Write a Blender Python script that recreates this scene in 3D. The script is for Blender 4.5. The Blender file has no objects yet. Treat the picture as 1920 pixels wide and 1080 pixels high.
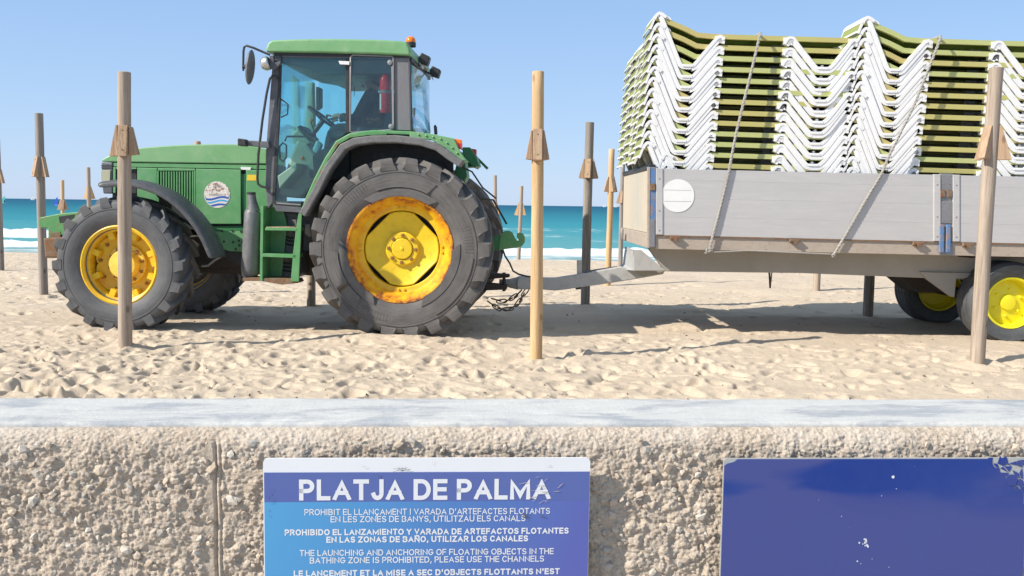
import bpy, bmesh, math, random
import numpy as np
from mathutils import Vector, Matrix
random.seed(7); rng = np.random.default_rng(11)
S = bpy.context.scene; COL = S.collection
R = math.radians
# ---------------------------------------------------------------- camera
FPX = 1766.0; TH = math.atan(155.5/FPX); RO = .0135
CAM = Vector((0, 0, 1.35))
FW = Vector((0, math.cos(TH), -math.sin(TH))); U0 = Vector((0, math.sin(TH), math.cos(TH))); R0 = Vector((1, 0, 0))
RT = math.cos(RO)*R0 + math.sin(RO)*U0; UP = -math.sin(RO)*R0 + math.cos(RO)*U0
cd = bpy.data.cameras.new('camera'); cam = bpy.data.objects.new('camera', cd); COL.objects.link(cam)
m = Matrix((RT, UP, -FW)).transposed().to_4x4(); m.translation = CAM; cam.matrix_world = m
cd.sensor_width = 36; cd.lens = 36*FPX/1920; cd.clip_start = .05; cd.clip_end = 20000
S.camera = cam
# ---------------------------------------------------------------- light
SUN_AZ = math.atan2(2.27, 1.07)          # direction the shadows fall, from +Y towards +X
SUN_EL = R(37)
w = bpy.data.worlds.new('World'); S.world = w; w.use_nodes = True
nt = w.node_tree; bg = nt.nodes['Background']
sky = nt.nodes.new('ShaderNodeTexSky'); sky.sky_type = 'NISHITA'; sky.sun_disc = False
sky.sun_elevation = SUN_EL; sky.sun_rotation = SUN_AZ + math.pi
sky.air_density = 1.0; sky.dust_density = .35; sky.ozone_density = 2.2; sky.altitude = 0
# a clear, slightly hazy sky: pale blue all round the horizon; unseen upper dome paled and greyed to lift shadows
geo = nt.nodes.new('ShaderNodeTexCoord'); sp_ = nt.nodes.new('ShaderNodeSeparateXYZ'); nt.links.new(geo.outputs['Generated'], sp_.inputs[0])
rp_ = nt.nodes.new('ShaderNodeValToRGB'); nt.links.new(sp_.outputs[2], rp_.inputs[0]); e_ = rp_.color_ramp.elements
for _ in range(3): e_.new(.5)
for i_, (p_, c_) in enumerate([(0, (.430, .570, .810)), (.05, (.385, .545, .800)), (.20, (.285, .460, .755)), (.5, (.315, .43, .60)), (1, (.33, .42, .54))]):
    e_[i_].position = p_; e_[i_].color = (*c_, 1)
sc_ = nt.nodes.new('ShaderNodeVectorMath'); sc_.operation = 'SCALE'; sc_.inputs[3].default_value = 5.25; nt.links.new(rp_.outputs[0], sc_.inputs[0])
mx_ = nt.nodes.new('ShaderNodeMix'); mx_.data_type = 'RGBA'; mx_.inputs[0].default_value = .85
nt.links.new(sky.outputs[0], mx_.inputs[6]); nt.links.new(sc_.outputs[0], mx_.inputs[7]); nt.links.new(mx_.outputs[2], bg.inputs[0]); bg.inputs[1].default_value = .15
sd = bpy.data.lights.new('sun', 'SUN'); sd.energy = 4.5; sd.angle = R(.53); sd.color = (1, .925, .81)
sun = bpy.data.objects.new('sun', sd); COL.objects.link(sun)
shd = Vector((math.sin(SUN_AZ)*math.cos(SUN_EL), math.cos(SUN_AZ)*math.cos(SUN_EL), -math.sin(SUN_EL)))
sun.rotation_euler = shd.to_track_quat('-Z', 'Y').to_euler(); sun.location = (-20, -10, 20)
S.view_settings.view_transform = 'Standard'; S.view_settings.look = 'None'
S.view_settings.exposure = .54; S.view_settings.gamma = 1; S.view_settings.use_curve_mapping = False
# ---------------------------------------------------------------- helpers
def ray(u, v): return (FW + RT*((u-960)/FPX) + UP*((540-v)/FPX))
class Frame:
    """a thing's own coordinates: x to the right, y away from the promenade, z up"""
    def __init__(s, loc=(0, 0, 0), yaw=0):
        s.loc = Vector(loc); s.yaw = yaw
        s.M = Matrix.Translation(s.loc) @ Matrix.Rotation(yaw, 4, 'Z'); s.I = s.M.inverted()
    def p(s, u, v, y):
        d = s.I.to_3x3() @ ray(u, v); c = s.I @ CAM
        t = (y - c.y)/d.y; return c + d*t
    def x(s, u, v, y): return s.p(u, v, y).x
    def z(s, u, v, y): return s.p(u, v, y).z
    def xz(s, pts, y): return [(q.x, q.z) for q in (s.p(u, v, y) for u, v in pts)]
WORLD = Frame()

class MB:
    def __init__(s): s.v = []; s.f = []
    def add(s, vs, fs):
        n = len(s.v); s.v += [tuple(q) for q in vs]; s.f += [tuple(i+n for i in f) for f in fs]; return s
    def box(s, x0, x1, y0, y1, z0, z1, M=None):
        vs = [Vector((x, y, z)) for x in (x0, x1) for y in (y0, y1) for z in (z0, z1)]
        if M: vs = [M @ q for q in vs]
        return s.add(vs, [(0, 1, 3, 2), (4, 6, 7, 5), (0, 4, 5, 1), (2, 3, 7, 6), (0, 2, 6, 4), (1, 5, 7, 3)])
    def prism(s, pts, y0, y1, ax='y'):
        """outline in (x,z) drawn out along y (or in (y,z) along x)"""
        n = len(pts); mk = (lambda a, b, c: (a, c, b)) if ax == 'y' else ((lambda a, b, c: (c, a, b)) if ax == 'x' else (lambda a, b, c: (a, b, c)))
        vs = [mk(a, b, y0) for a, b in pts] + [mk(a, b, y1) for a, b in pts]
        return s.add(vs, [tuple(range(n)), tuple(range(2*n-1, n-1, -1))] + [(i, i+n, (i+1) % n+n, (i+1) % n) for i in range(n)])
    def band(s, path, t, y0, y1):
        """a strip following a path in (x,z), t thick to the right of travel"""
        n = len(path); off = []
        for i in range(n):
            a = path[max(i-1, 0)]; b = path[min(i+1, n-1)]
            dx, dz = b[0]-a[0], b[1]-a[1]; l = math.hypot(dx, dz) or 1
            off.append((path[i][0]+dz/l*t, path[i][1]-dx/l*t))
        for i in range(n-1):
            q = [path[i], path[i+1], off[i+1], off[i]]
            vs = [(a, y0, b) for a, b in q]+[(a, y1, b) for a, b in q]
            s.add(vs, [(0, 1, 2, 3), (7, 6, 5, 4), (0, 4, 5, 1), (2, 6, 7, 3)] + ([(0, 3, 7, 4)] if i == 0 else []) + ([(1, 5, 6, 2)] if i == n-2 else []))
        return s
    def tube(s, path, r, n=8, cap=True):
        P = [Vector(q) for q in path]; rr = r if isinstance(r, (list, tuple)) else [r]*len(P)
        t0 = (P[1]-P[0]).normalized(); nv = t0.orthogonal().normalized(); base = len(s.v)
        for i, q in enumerate(P):
            t = (P[min(i+1, len(P)-1)]-P[max(i-1, 0)]).normalized()
            nv = (nv - t*nv.dot(t)).normalized(); b = t.cross(nv)
            for k in range(n):
                a = 2*math.pi*k/n; s.v.append(tuple(q+(nv*math.cos(a)+b*math.sin(a))*rr[i]))
        for i in range(len(P)-1):
            for k in range(n):
                s.f.append((base+i*n+k, base+i*n+(k+1) % n, base+(i+1)*n+(k+1) % n, base+(i+1)*n+k))
        if cap:
            s.f.append(tuple(base+k for k in range(n))[::-1]); s.f.append(tuple(base+(len(P)-1)*n+k for k in range(n)))
        return s
    def lathe(s, prof, n=64, c=(0, 0, 0), ax='y', a0=0, a1=2*math.pi):
        """profile (radius, position along axis)"""
        full = abs(a1-a0-2*math.pi) < 1e-6; cols = n if full else n+1; base = len(s.v); k = len(prof); c = Vector(c)
        for j in range(cols):
            a = a0+(a1-a0)*j/n
            for r, h in prof:
                q = {'y': (r*math.cos(a), h, r*math.sin(a)), 'z': (r*math.cos(a), r*math.sin(a), h), 'x': (h, r*math.cos(a), r*math.sin(a))}[ax]
                s.v.append(tuple(Vector(q)+c))
        for j in range(n):
            j2 = (j+1) % cols
            for i in range(k-1):
                s.f.append((base+j*k+i, base+j*k+i+1, base+j2*k+i+1, base+j2*k+i))
        return s
    def sph(s, c, r, n=12, sc=(1, 1, 1)):
        prof = [(max(1e-4, math.sin(math.pi*i/n)), -math.cos(math.pi*i/n)) for i in range(n+1)]
        b = len(s.v); s.lathe(prof, n*2, (0, 0, 0), 'z')
        for i in range(b, len(s.v)):
            q = s.v[i]; s.v[i] = (c[0]+q[0]*r*sc[0], c[1]+q[1]*r*sc[1], c[2]+q[2]*r*sc[2])
        return s
    def xf(s, M): s.v = [tuple(M @ Vector(q)) for q in s.v]; return s
    def mesh(s, name, m=None, smooth=False, ang=35):
        me = bpy.data.meshes.new(name); me.from_pydata(s.v, [], s.f); me.validate()
        bm = bmesh.new(); bm.from_mesh(me); bmesh.ops.remove_doubles(bm, verts=bm.verts, dist=1e-5)
        bmesh.ops.recalc_face_normals(bm, faces=bm.faces); bm.to_mesh(me); bm.free()
        if smooth: me.shade_smooth(); me.set_sharp_from_angle(angle=R(ang))
        if m: me.materials.append(m)
        return me
    def obj(s, name, m, parent=None, smooth=False, bev=0, seg=2, ang=35, loc=None):
        return put(name, s.mesh(name, m, smooth, ang), parent, bev, seg, loc)

def put(name, me, parent=None, bev=0, seg=2, loc=None):
    o = bpy.data.objects.new(name, me); COL.objects.link(o)
    if parent: o.parent = parent
    if loc: o.location = loc
    if bev:
        b = o.modifiers.new('bevel', 'BEVEL'); b.width = bev; b.segments = seg; b.limit_method = 'ANGLE'; b.angle_limit = R(40)
        b.harden_normals = False
    return o
def empty(name, loc=(0, 0, 0), yaw=0, parent=None):
    o = bpy.data.objects.new(name, None); COL.objects.link(o); o.location = loc; o.rotation_euler = (0, 0, yaw); o.empty_display_size = .2
    if parent: o.parent = parent
    return o
def tag(o, label=None, cat=None, group=None, kind=None):
    if label: o['label'] = label
    if cat: o['category'] = cat
    if group: o['group'] = group
    if kind: o['kind'] = kind
    return o
def copy_tree(o, parent=None):
    c = o.copy(); COL.objects.link(c); c.parent = parent
    for ch in o.children: copy_tree(ch, c)
    return c

# ---------------------------------------------------------------- materials
class NT:
    def __init__(s, name):
        s.m = bpy.data.materials.new(name); s.m.use_nodes = True; s.t = s.m.node_tree
        s.b = s.t.nodes['Principled BSDF']; s.o = s.t.nodes['Material Output']
        s.tc = s.n('TexCoord')
    def n(s, k, **kw):
        x = s.t.nodes.new('ShaderNode'+k)
        for a, b in kw.items(): setattr(x, a, b)
        return x
    def l(s, a, b): s.t.links.new(a, b)
    def noise(s, sc, det=4, rough=.6, vec=None, st=None, dist=0):
        x = s.n('TexNoise'); x.inputs['Scale'].default_value = sc; x.inputs['Detail'].default_value = det
        x.inputs['Roughness'].default_value = rough; x.inputs['Distortion'].default_value = dist
        v = vec or s.tc.outputs['Object']
        if st:
            mp = s.n('Mapping'); mp.inputs['Scale'].default_value = st; s.l(v, mp.inputs[0]); v = mp.outputs[0]
        s.l(v, x.inputs['Vector']); return x.outputs['Fac']
    def ramp(s, f, stops, mode='LINEAR'):
        x = s.n('ValToRGB'); x.color_ramp.interpolation = mode; e = x.color_ramp.elements
        while len(e) < len(stops): e.new(.5)
        for i, (p, c) in enumerate(stops):
            e[i].position = p; e[i].color = (c, c, c, 1) if isinstance(c, (int, float)) else (*c, 1)
        s.l(f, x.inputs[0]); return x.outputs[0]
    def mix(s, f, a, b, mode='MIX'):
        x = s.n('Mix', data_type='RGBA', blend_type=mode)
        for sock, val in ((x.inputs[0], f), (x.inputs[6], a), (x.inputs[7], b)):
            if isinstance(val, (int, float)): sock.default_value = val
            elif isinstance(val, tuple): sock.default_value = (*val, 1)
            else: s.l(val, sock)
        return x.outputs[2]
    def math(s, op, a, b=0, c=None, clamp=False):
        x = s.n('Math', operation=op, use_clamp=clamp)
        for i, val in enumerate((a, b) if c is None else (a, b, c)):
            if isinstance(val, (int, float)): x.inputs[i].default_value = val
            else: s.l(val, x.inputs[i])
        return x.outputs[0]
    def sep(s, v=None):
        x = s.n('SeparateXYZ'); s.l(v or s.tc.outputs['Object'], x.inputs[0]); return x.outputs
    def bump(s, f, st=.3, d=.01, prev=None):
        x = s.n('Bump'); x.inputs['Strength'].default_value = st; x.inputs['Distance'].default_value = d
        s.l(f, x.inputs['Height'])
        if prev: s.l(prev, x.inputs['Normal'])
        s.l(x.outputs[0], s.b.inputs['Normal']); return x.outputs[0]
    def base(s, c): 
        if isinstance(c, tuple): s.b.inputs['Base Color'].default_value = (*c, 1)
        else: s.l(c, s.b.inputs['Base Color'])
        return s
    def set(s, rough=None, metal=None, spec=None, coat=None):
        if rough is not None: s.b.inputs['Roughness'].default_value = rough
        if metal is not None: s.b.inputs['Metallic'].default_value = metal
        if spec is not None: s.b.inputs['Specular IOR Level'].default_value = spec
        if coat is not None: s.b.inputs['Coat Weight'].default_value = coat; s.b.inputs['Coat Roughness'].default_value = .15
        return s
def worn(name, c, c2=None, c3=None, rough=.5, sc=3, metal=0, rust=0, rc=(.22, .09, .035), bmp=.1, bsc=60, st=None, spec=.5, amt=.75):
    """paint or material with two tones of blotching, an optional rust/dirt mask and fine bump"""
    n = NT(name); c2 = c2 or tuple(k*.8 for k in c)
    f = n.ramp(n.noise(sc, 6, .65, st=st), [(.35, 0), (.68, 1)])
    col = n.mix(n.math('MULTIPLY', f, amt), c, c2)
    if c3:
        f3 = n.ramp(n.noise(sc*5.3, 5, .7, st=st), [(.5, 0), (.72, 1)]); col = n.mix(n.math('MULTIPLY', f3, .6), col, c3)
    if rust:
        fr = n.ramp(n.noise(sc*2.7, 8, .75), [(.66-rust*.3, 0), (.70-rust*.28, 1)]); col = n.mix(fr, col, rc)
    n.base(col).set(rough, metal, spec)
    rr = n.ramp(n.noise(sc*4, 4), [(.3, max(0, rough-.12)), (.7, min(1, rough+.15))]); n.l(rr, n.b.inputs['Roughness'])
    if bmp: n.bump(n.noise(bsc, 5, .6, st=st), bmp, .004)
    return n.m
M = {}
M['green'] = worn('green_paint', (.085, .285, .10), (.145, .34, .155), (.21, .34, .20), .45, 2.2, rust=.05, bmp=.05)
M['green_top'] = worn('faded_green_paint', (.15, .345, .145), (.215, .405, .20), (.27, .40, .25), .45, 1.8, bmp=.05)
M['green_worn'] = worn('worn_green_paint', (.07, .26, .085), (.12, .31, .11), (.2, .26, .14), .5, 5, rust=.34, rc=(.25, .11, .06))
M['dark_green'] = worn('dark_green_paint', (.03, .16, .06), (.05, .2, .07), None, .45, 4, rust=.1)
M['iron'] = worn('rusty_iron', (.16, .11, .07), (.27, .2, .14), (.08, .05, .035), .85, 9, rust=.5, bmp=.5, bsc=40)
M['black'] = worn('black_metal', (.02, .021, .024), (.035, .035, .038), (.07, .065, .06), .5, 5)
M['frame'] = worn('grey_cab_frame', (.085, .09, .105), (.14, .145, .16), (.2, .2, .2), .5, 4)
M['pillar'] = worn('grey_pillar', (.16, .16, .175), (.2, .2, .21), (.11, .11, .11), .6, 3, st=(6, 6, .7))
M['rubber_strip'] = worn('weathered_rubber', (.12, .12, .125), (.2, .2, .2), (.28, .27, .26), .8, 10, bmp=.5, bsc=90)
M['plastic'] = worn('dark_plastic', (.055, .06, .068), (.085, .09, .10), (.15, .15, .15), .5, 4, bmp=.12)
M['canister'] = worn('grey_canister_paint', (.115, .118, .125), (.17, .175, .18), (.22, .22, .22), .42, 5, bmp=.1)
M['underside'] = worn('oily_underside', (.03, .028, .024), (.06, .05, .04), (.09, .05, .03), .75, 5, bmp=.4, bsc=30)
M['beige'] = worn('beige_plastic', (.42, .42, .30), (.34, .34, .25), None, .5, 4)
M['interior'] = worn('dark_interior', (.025, .032, .034), (.06, .07, .07), None, .7, 5)
M['seat'] = worn('seat_fabric', (.06, .09, .11), (.09, .13, .15), None, .9, 20)
M['red'] = worn('red_enamel', (.75, .02, .025), (.62, .015, .02), None, .3, 5)
M['white'] = worn('white_label', (.78, .78, .78), (.66, .66, .66), None, .5, 20)
M['alu'] = worn('aluminium_panel', (.53, .515, .51), (.475, .465, .46), (.58, .565, .56), .42, 1.6, metal=.15, st=(.5, 1, 5), bmp=.06, spec=.4)
M['panel_end'] = worn('dusty_front_panel', (.55, .47, .36), (.42, .42, .38), (.6, .52, .42), .6, 1.4, st=(1, 1, .6), bmp=.06)
M['rail'] = worn('beige_frame_paint', (.43, .365, .30), (.36, .31, .26), (.30, .19, .12), .6, 3, rust=.05, st=(1, 1, 2), bmp=.12)
M['beam'] = worn('grey_chassis_paint', (.36, .34, .30), (.31, .29, .25), None, .55, 2.4, rust=.0, bmp=.08)
M['drawbar'] = worn('grey_drawbar_paint', (.43, .43, .42), (.37, .37, .36), (.30, .29, .27), .5, 3, bmp=.08)
M['blue'] = worn('chipped_blue_paint', (.09, .19, .40), (.13, .23, .40), (.06, .10, .2), .55, 6, rust=.5, rc=(.27, .2, .18))
M['steel'] = worn('dull_steel', (.30, .30, .31), (.22, .22, .23), (.28, .2, .15), .5, 8, metal=.5)
M['disc'] = worn('white_disc_paint', (.80, .80, .79), (.74, .74, .73), None, .5, 5)
M['lwhite'] = worn('white_moulded_plastic', (.80, .80, .80), (.74, .74, .74), (.68, .67, .65), .38, 4, bmp=.03)
M['ltan'] = worn('sun_bleached_rail', (.50, .40, .16), (.46, .47, .15), None, .5, 1.1, bmp=.05)
M['lgreen'] = worn('lime_rail', (.45, .49, .18), (.47, .48, .20), (.5, .5, .26), .5, 2.5, bmp=.05)
M['amber'] = worn('amber_lens', (.85, .20, .01), (.75, .15, .01), None, .2, 3, bmp=0)
M['redlens'] = worn('red_lens', (.5, .03, .02), (.4, .02, .02), None, .2, 3, bmp=0)
M['yellow_sticker'] = worn('yellow_sticker', (.80, .55, .03), (.7, .45, .03), None, .5, 10)
M['clothes'] = worn('dark_sweatshirt', (.02, .025, .035), (.03, .035, .045), None, .9, 12)
M['trousers'] = worn('dark_trousers', (.03, .035, .04), (.045, .05, .06), None, .9, 12)
M['skin'] = worn('skin', (.42, .22, .15), (.36, .18, .12), None, .5, 12)
M['hair'] = worn('dark_hair', (.02, .014, .01), (.03, .02, .015), None, .7, 30)
M['rope'] = worn('grey_rope', (.38, .36, .33), (.28, .27, .25), None, .9, 40, bmp=.8, bsc=120)
M['chrome'] = worn('headlamp_reflector', (.6, .6, .6), (.5, .5, .5), None, .25, 6, metal=.8, bmp=0)

def rubber(name, c, c2, side):
    n = NT(name); s_ = n.sep(); r = n.math('SQRT', n.math('ADD', n.math('MULTIPLY', s_[0], s_[0]), n.math('MULTIPLY', s_[2], s_[2])))
    f = n.ramp(n.noise(5, 6, .7), [(.35, 0), (.7, 1)]); col = n.mix(f, c, c2)
    cx = n.n('CombineXYZ'); ang = n.math('ARCTAN2', s_[2], s_[0]); n.l(r, cx.inputs[0]); n.l(n.math('MULTIPLY', ang, .05), cx.inputs[1])
    fr = n.noise(60, 3, .7, vec=cx.outputs[0]); col = n.mix(n.math('MULTIPLY', n.ramp(fr, [(.45, 0), (.7, 1)]), .5), col, side)
    n.base(col).set(.6, 0, .35); n.bump(n.noise(45, 5, .6), .25, .003)
    return n.m
M['tyre'] = rubber('weathered_tyre_rubber', (.092, .088, .088), (.14, .134, .13), (.19, .18, .165))
M['tyre2'] = rubber('trailer_tyre_rubber', (.06, .065, .07), (.10, .105, .11), (.14, .14, .14))
M['tyref'] = rubber('front_tyre_rubber', (.078, .083, .092), (.115, .118, .125), (.15, .15, .15))

def rimmat(name, base, rust_r0, rust_r1, amt):
    n = NT(name); s_ = n.sep()
    r = n.math('SQRT', n.math('ADD', n.math('MULTIPLY', s_[0], s_[0]), n.math('MULTIPLY', s_[2], s_[2])))
    f = n.ramp(n.noise(4, 5, .6), [(.35, 0), (.7, 1)]); col = n.mix(f, base, (base[0]*.85, base[1]*.72, base[2]))
    rr = n.n('MapRange'); n.l(r, rr.inputs[0]); rr.inputs[1].default_value = rust_r0; rr.inputs[2].default_value = rust_r1
    msk = n.math('ADD', n.math('MULTIPLY', rr.outputs[0], .34*amt), n.noise(7, 8, .72))
    o = n.ramp(msk, [(.60, 0), (.80, 1)]); col = n.mix(n.math('MULTIPLY', o, .8), col, (.62, .20, .015))
    d = n.ramp(msk, [(.78, 0), (.86, 1)]); col = n.mix(d, col, (.22, .07, .03))
    n.base(col).set(.42, 0, .5); n.bump(n.noise(50, 4), .1, .003); return n.m
M['rim'] = rimmat('rusty_yellow_rim', (.80, .52, .015), .35, .55, 1.05)
M['rimf'] = rimmat('yellow_front_rim', (.80, .54, .02), .24, .46, .5)
M['hubf'] = worn('pale_yellow_hub', (.85, .60, .10), (.80, .50, .05), (.6, .3, .05), .4, 6)
M['disc_y'] = worn('yellow_disc_paint', (.78, .58, .02), (.72, .50, .02), (.6, .36, .03), .42, 3, bmp=.05)
M['rimt'] = worn('bright_yellow_rim', (.84, .76, .02), (.78, .66, .02), None, .4, 3)
M['bolt'] = worn('rusty_bolt', (.26, .12, .05), (.35, .18, .06), (.12, .06, .03), .8, 30)

def glass(name, tint, refl=.06):
    n = NT(name); t = n.t; t.nodes.remove(n.b)
    tr = n.n('BsdfTransparent'); tr.inputs[0].default_value = (*tint, 1); gl = n.n('BsdfGlossy'); gl.inputs['Roughness'].default_value = .03
    gl.inputs[0].default_value = (.9, .95, 1, 1)
    df = n.n('BsdfDiffuse'); df.inputs[0].default_value = (.45, .47, .45, 1)
    lw = n.n('LayerWeight'); lw.inputs[0].default_value = .35
    fac = n.math('ADD', n.math('MULTIPLY', lw.outputs['Fresnel'], .55), refl*.3, clamp=True)
    m1 = n.n('MixShader'); n.l(fac, m1.inputs[0]); n.l(tr.outputs[0], m1.inputs[1]); n.l(gl.outputs[0], m1.inputs[2])
    dirt = n.math('MULTIPLY', n.ramp(n.noise(4, 7, .7), [(.4, .15), (.75, 1)]), .035)
    m2 = n.n('MixShader'); n.l(dirt, m2.inputs[0]); n.l(m1.outputs[0], m2.inputs[1]); n.l(df.outputs[0], m2.inputs[2])
    n.l(m2.outputs[0], n.o.inputs[0]); return n.m
M['glass'] = glass('tinted_cab_glass', (.74, .94, .955))
M['glass_side'] = glass('darker_side_glass', (.80, .92, .93))

def wood(name, c, c2, dark):
    n = NT(name); g = n.noise(11, 6, .65, st=(1.6, 1.6, .10), dist=1.5); f = n.ramp(g, [(.36, 0), (.64, 1)]); col = n.mix(f, c, c2)
    mid = n.noise(26, 5, .7, st=(1.3, 1.3, .05), dist=.6); col = n.mix(n.math('MULTIPLY', n.ramp(mid, [(.44, 0), (.60, 1)]), .8), col, tuple(.55*a_+.45*b_ for a_, b_ in zip(c2, dark)))
    pale = n.noise(17, 4, .6, st=(1.1, 1.1, .06)); col = n.mix(n.math('MULTIPLY', n.ramp(pale, [(.55, 0), (.7, 1)]), .5), col, tuple(min(.8, a_*1.22) for a_ in c))
    fine = n.noise(80, 4, .7, st=(1, 1, .03)); col = n.mix(n.math('MULTIPLY', n.ramp(fine, [(.60, 0), (.70, 1)]), .75), col, dark)
    big = n.noise(1.7, 3, .5); col = n.mix(n.math('MULTIPLY', n.ramp(big, [(.45, 0), (.7, 1)]), .45), col, c2)
    vo = n.n('TexVoronoi'); vo.inputs['Scale'].default_value = 5; mp = n.n('Mapping'); mp.inputs['Scale'].default_value = (1.2, 1.2, .6); n.l(n.tc.outputs['Object'], mp.inputs[0]); n.l(mp.outputs[0], vo.inputs['Vector'])
    kn = n.ramp(vo.outputs['Distance'], [(.07, 1), (.14, 0)]); col = n.mix(n.math('MULTIPLY', kn, .8), col, dark)
    n.base(col).set(.8, 0, .2)
    b = n.bump(fine, .4, .005); b = n.bump(mid, .45, .008, b); n.bump(g, .3, .012, b)
    return n.m
M['wood_new'] = wood('fresh_pine', (.63, .45, .26), (.55, .37, .19), (.28, .16, .08))
M['wood_grey'] = wood('weathered_wood', (.45, .375, .305), (.35, .285, .23), (.15, .115, .09))
M['wood_old'] = wood('old_grey_wood', (.34, .305, .27), (.26, .23, .205), (.10, .085, .07))
M['board'] = wood('weathered_board', (.50, .36, .235), (.40, .28, .19), (.18, .11, .07))
M['board_new'] = wood('pale_board', (.60, .42, .24), (.50, .33, .18), (.2, .11, .06))
# ================================================================ GROUND, SEA, WALL
def vnoise(x, y, seed):
    """smooth value noise on arrays"""
    tab = np.random.default_rng(seed).random(65536)
    xi = np.floor(x).astype(np.int64); yi = np.floor(y).astype(np.int64); fx = x-xi; fy = y-yi
    fx = fx*fx*(3-2*fx); fy = fy*fy*(3-2*fy)
    h = lambda a, b: tab[(a*7919 + b*104729 + (a*b)*31) & 65535]
    a = h(xi, yi); b = h(xi+1, yi); c = h(xi, yi+1); d = h(xi+1, yi+1)
    return (a*(1-fx)+b*fx)*(1-fy)+(c*(1-fx)+d*fx)*fy-.5
def fbm(x, y, seed, o=4, g=.5):
    s = 0; a = 1
    for k in range(o): s = s+a*vnoise(x*2**k+17.3*k, y*2**k-9.1*k, seed+k); a *= g
    return s
def np_mesh(name, V, nr, nc, mat, smooth=True):
    me = bpy.data.meshes.new(name); i = np.arange(nr*nc).reshape(nr, nc)
    q = np.stack([i[:-1, :-1], i[:-1, 1:], i[1:, 1:], i[1:, :-1]], -1).reshape(-1, 4).astype(np.int32)
    me.vertices.add(nr*nc); me.vertices.foreach_set('co', V.reshape(-1).astype(np.float32))
    me.loops.add(q.size); me.loops.foreach_set('vertex_index', q.reshape(-1))
    me.polygons.add(len(q)); me.polygons.foreach_set('loop_start', np.arange(0, q.size, 4, dtype=np.int32))
    me.update(calc_edges=True); me.validate()
    if smooth: me.shade_smooth()
    me.materials.append(mat); return me

def sand_base(y):
    return np.where(y < 20, 0, np.where(y < 38, -.8*((y-20)/17)**1.25, -.8*(18/17)**1.25-(y-38)*.06))
# --- sand sheet
ys = np.concatenate([[1.6, 1.9, 2.2], 2.25*np.exp(np.linspace(0, 1, 120)*math.log(5.6/2.25))[:-1], 5.6*np.exp(np.arange(0, 690)*.00295), np.linspace(43.5, 130, 12)])
t = np.linspace(-.72, .72, 680); ext = np.array([1.0, 1.5, 2.5, 5, 12])
ts = np.concatenate([-ext[::-1], t, ext])
Y, T = np.meshgrid(ys, ts, indexing='ij'); X = T*Y
Z = sand_base(Y)
fade = np.clip((44-Y)/6, 0, 1)
Z = Z + fade*(.07*fbm(X/2.6, Y/2.2, 3, 3) + .034*fbm(X/.75, Y/.55, 9, 3))
ridg = 1-np.abs(fbm(X/.34, Y/.26, 21, 3))*3.2
rough_zone = np.clip(.5+1.3*vnoise(X/2.3+4, Y/1.9, 5) - .12*np.clip(X, -3, 4), .15, .9)
Z = Z + fade*rough_zone*(.009*np.clip(ridg, 0, 1) + .008*fbm(X/.12, Y/.10, 33, 3))
near = np.clip((16-Y)/6, 0, 1); Z = Z + near*.006*fbm(X/.045, Y/.045, 51, 2)
pr = np.random.default_rng(5)
def stamp(px, py, L, W, a, dep, rim=.4):
    r0 = np.searchsorted(ys, py-L*2.2); r1 = np.searchsorted(ys, py+L*2.2)
    if r1-r0 < 2: return
    tt = ts; yy = ys[r0:r1]; c0 = np.searchsorted(tt, (px-L*2.2)/(py)); c1 = np.searchsorted(tt, (px+L*2.2)/py)
    if c1-c0 < 2: return
    dx = X[r0:r1, c0:c1]-px; dy = Y[r0:r1, c0:c1]-py; ca, sa = math.cos(a), math.sin(a)
    u = (dx*ca+dy*sa)/L; v = (-dx*sa+dy*ca)/W; d = np.sqrt(u*u+v*v)
    Z[r0:r1, c0:c1] += -dep*np.exp(-(d/.8)**4) + dep*rim*np.exp(-((d-1.25)/.3)**2)
for k in range(10000):
    py = (5.8+27*pr.random()**1.5) if k > 900 else pr.uniform(2.6, 5.8); px = (pr.random()*2-1)*.66*py
    dens = .5+1.6*vnoise(np.array([px/3.1]), np.array([py/2.7]), 77)[0] - .06*px
    if pr.random() > np.clip(dens, .12, 1): continue
    L = pr.uniform(.04, .14); stamp(px, py, L, L*pr.uniform(.38, .7), pr.uniform(0, math.pi), pr.uniform(.015, .045), pr.uniform(.05, .35))
for (px_, py_) in ((-3.51, 8.48), (.22, 8.26), (4.09, 8.17), (-6.42, 12.84), (.96, 12.29)):
    dd_ = np.hypot(X-px_, Y-py_); Z += .028*np.exp(-(dd_/.16)**2)*(1+.8*fbm(X/.09, Y/.09, 71, 2)) - .02*np.exp(-((dd_-.24)/.06)**2)
# a line of even footprints in front of the trailer, and wheel ruts
for k in range(14): stamp(2.2+k*.29, 8.95+.03*math.sin(k)-.03*k, .12, .055, .15, .035, .25)
for yr, dep in ((10.0, .035), (11.5, .035)):
    g = np.exp(-((Y-yr-.03*(X+4))/.2)**4); bars = .5+.5*np.sin(X/.11+np.abs(Y-yr)*8)
    Z -= g*dep*(X > -1.5)*(.6+.5*bars)
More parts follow.
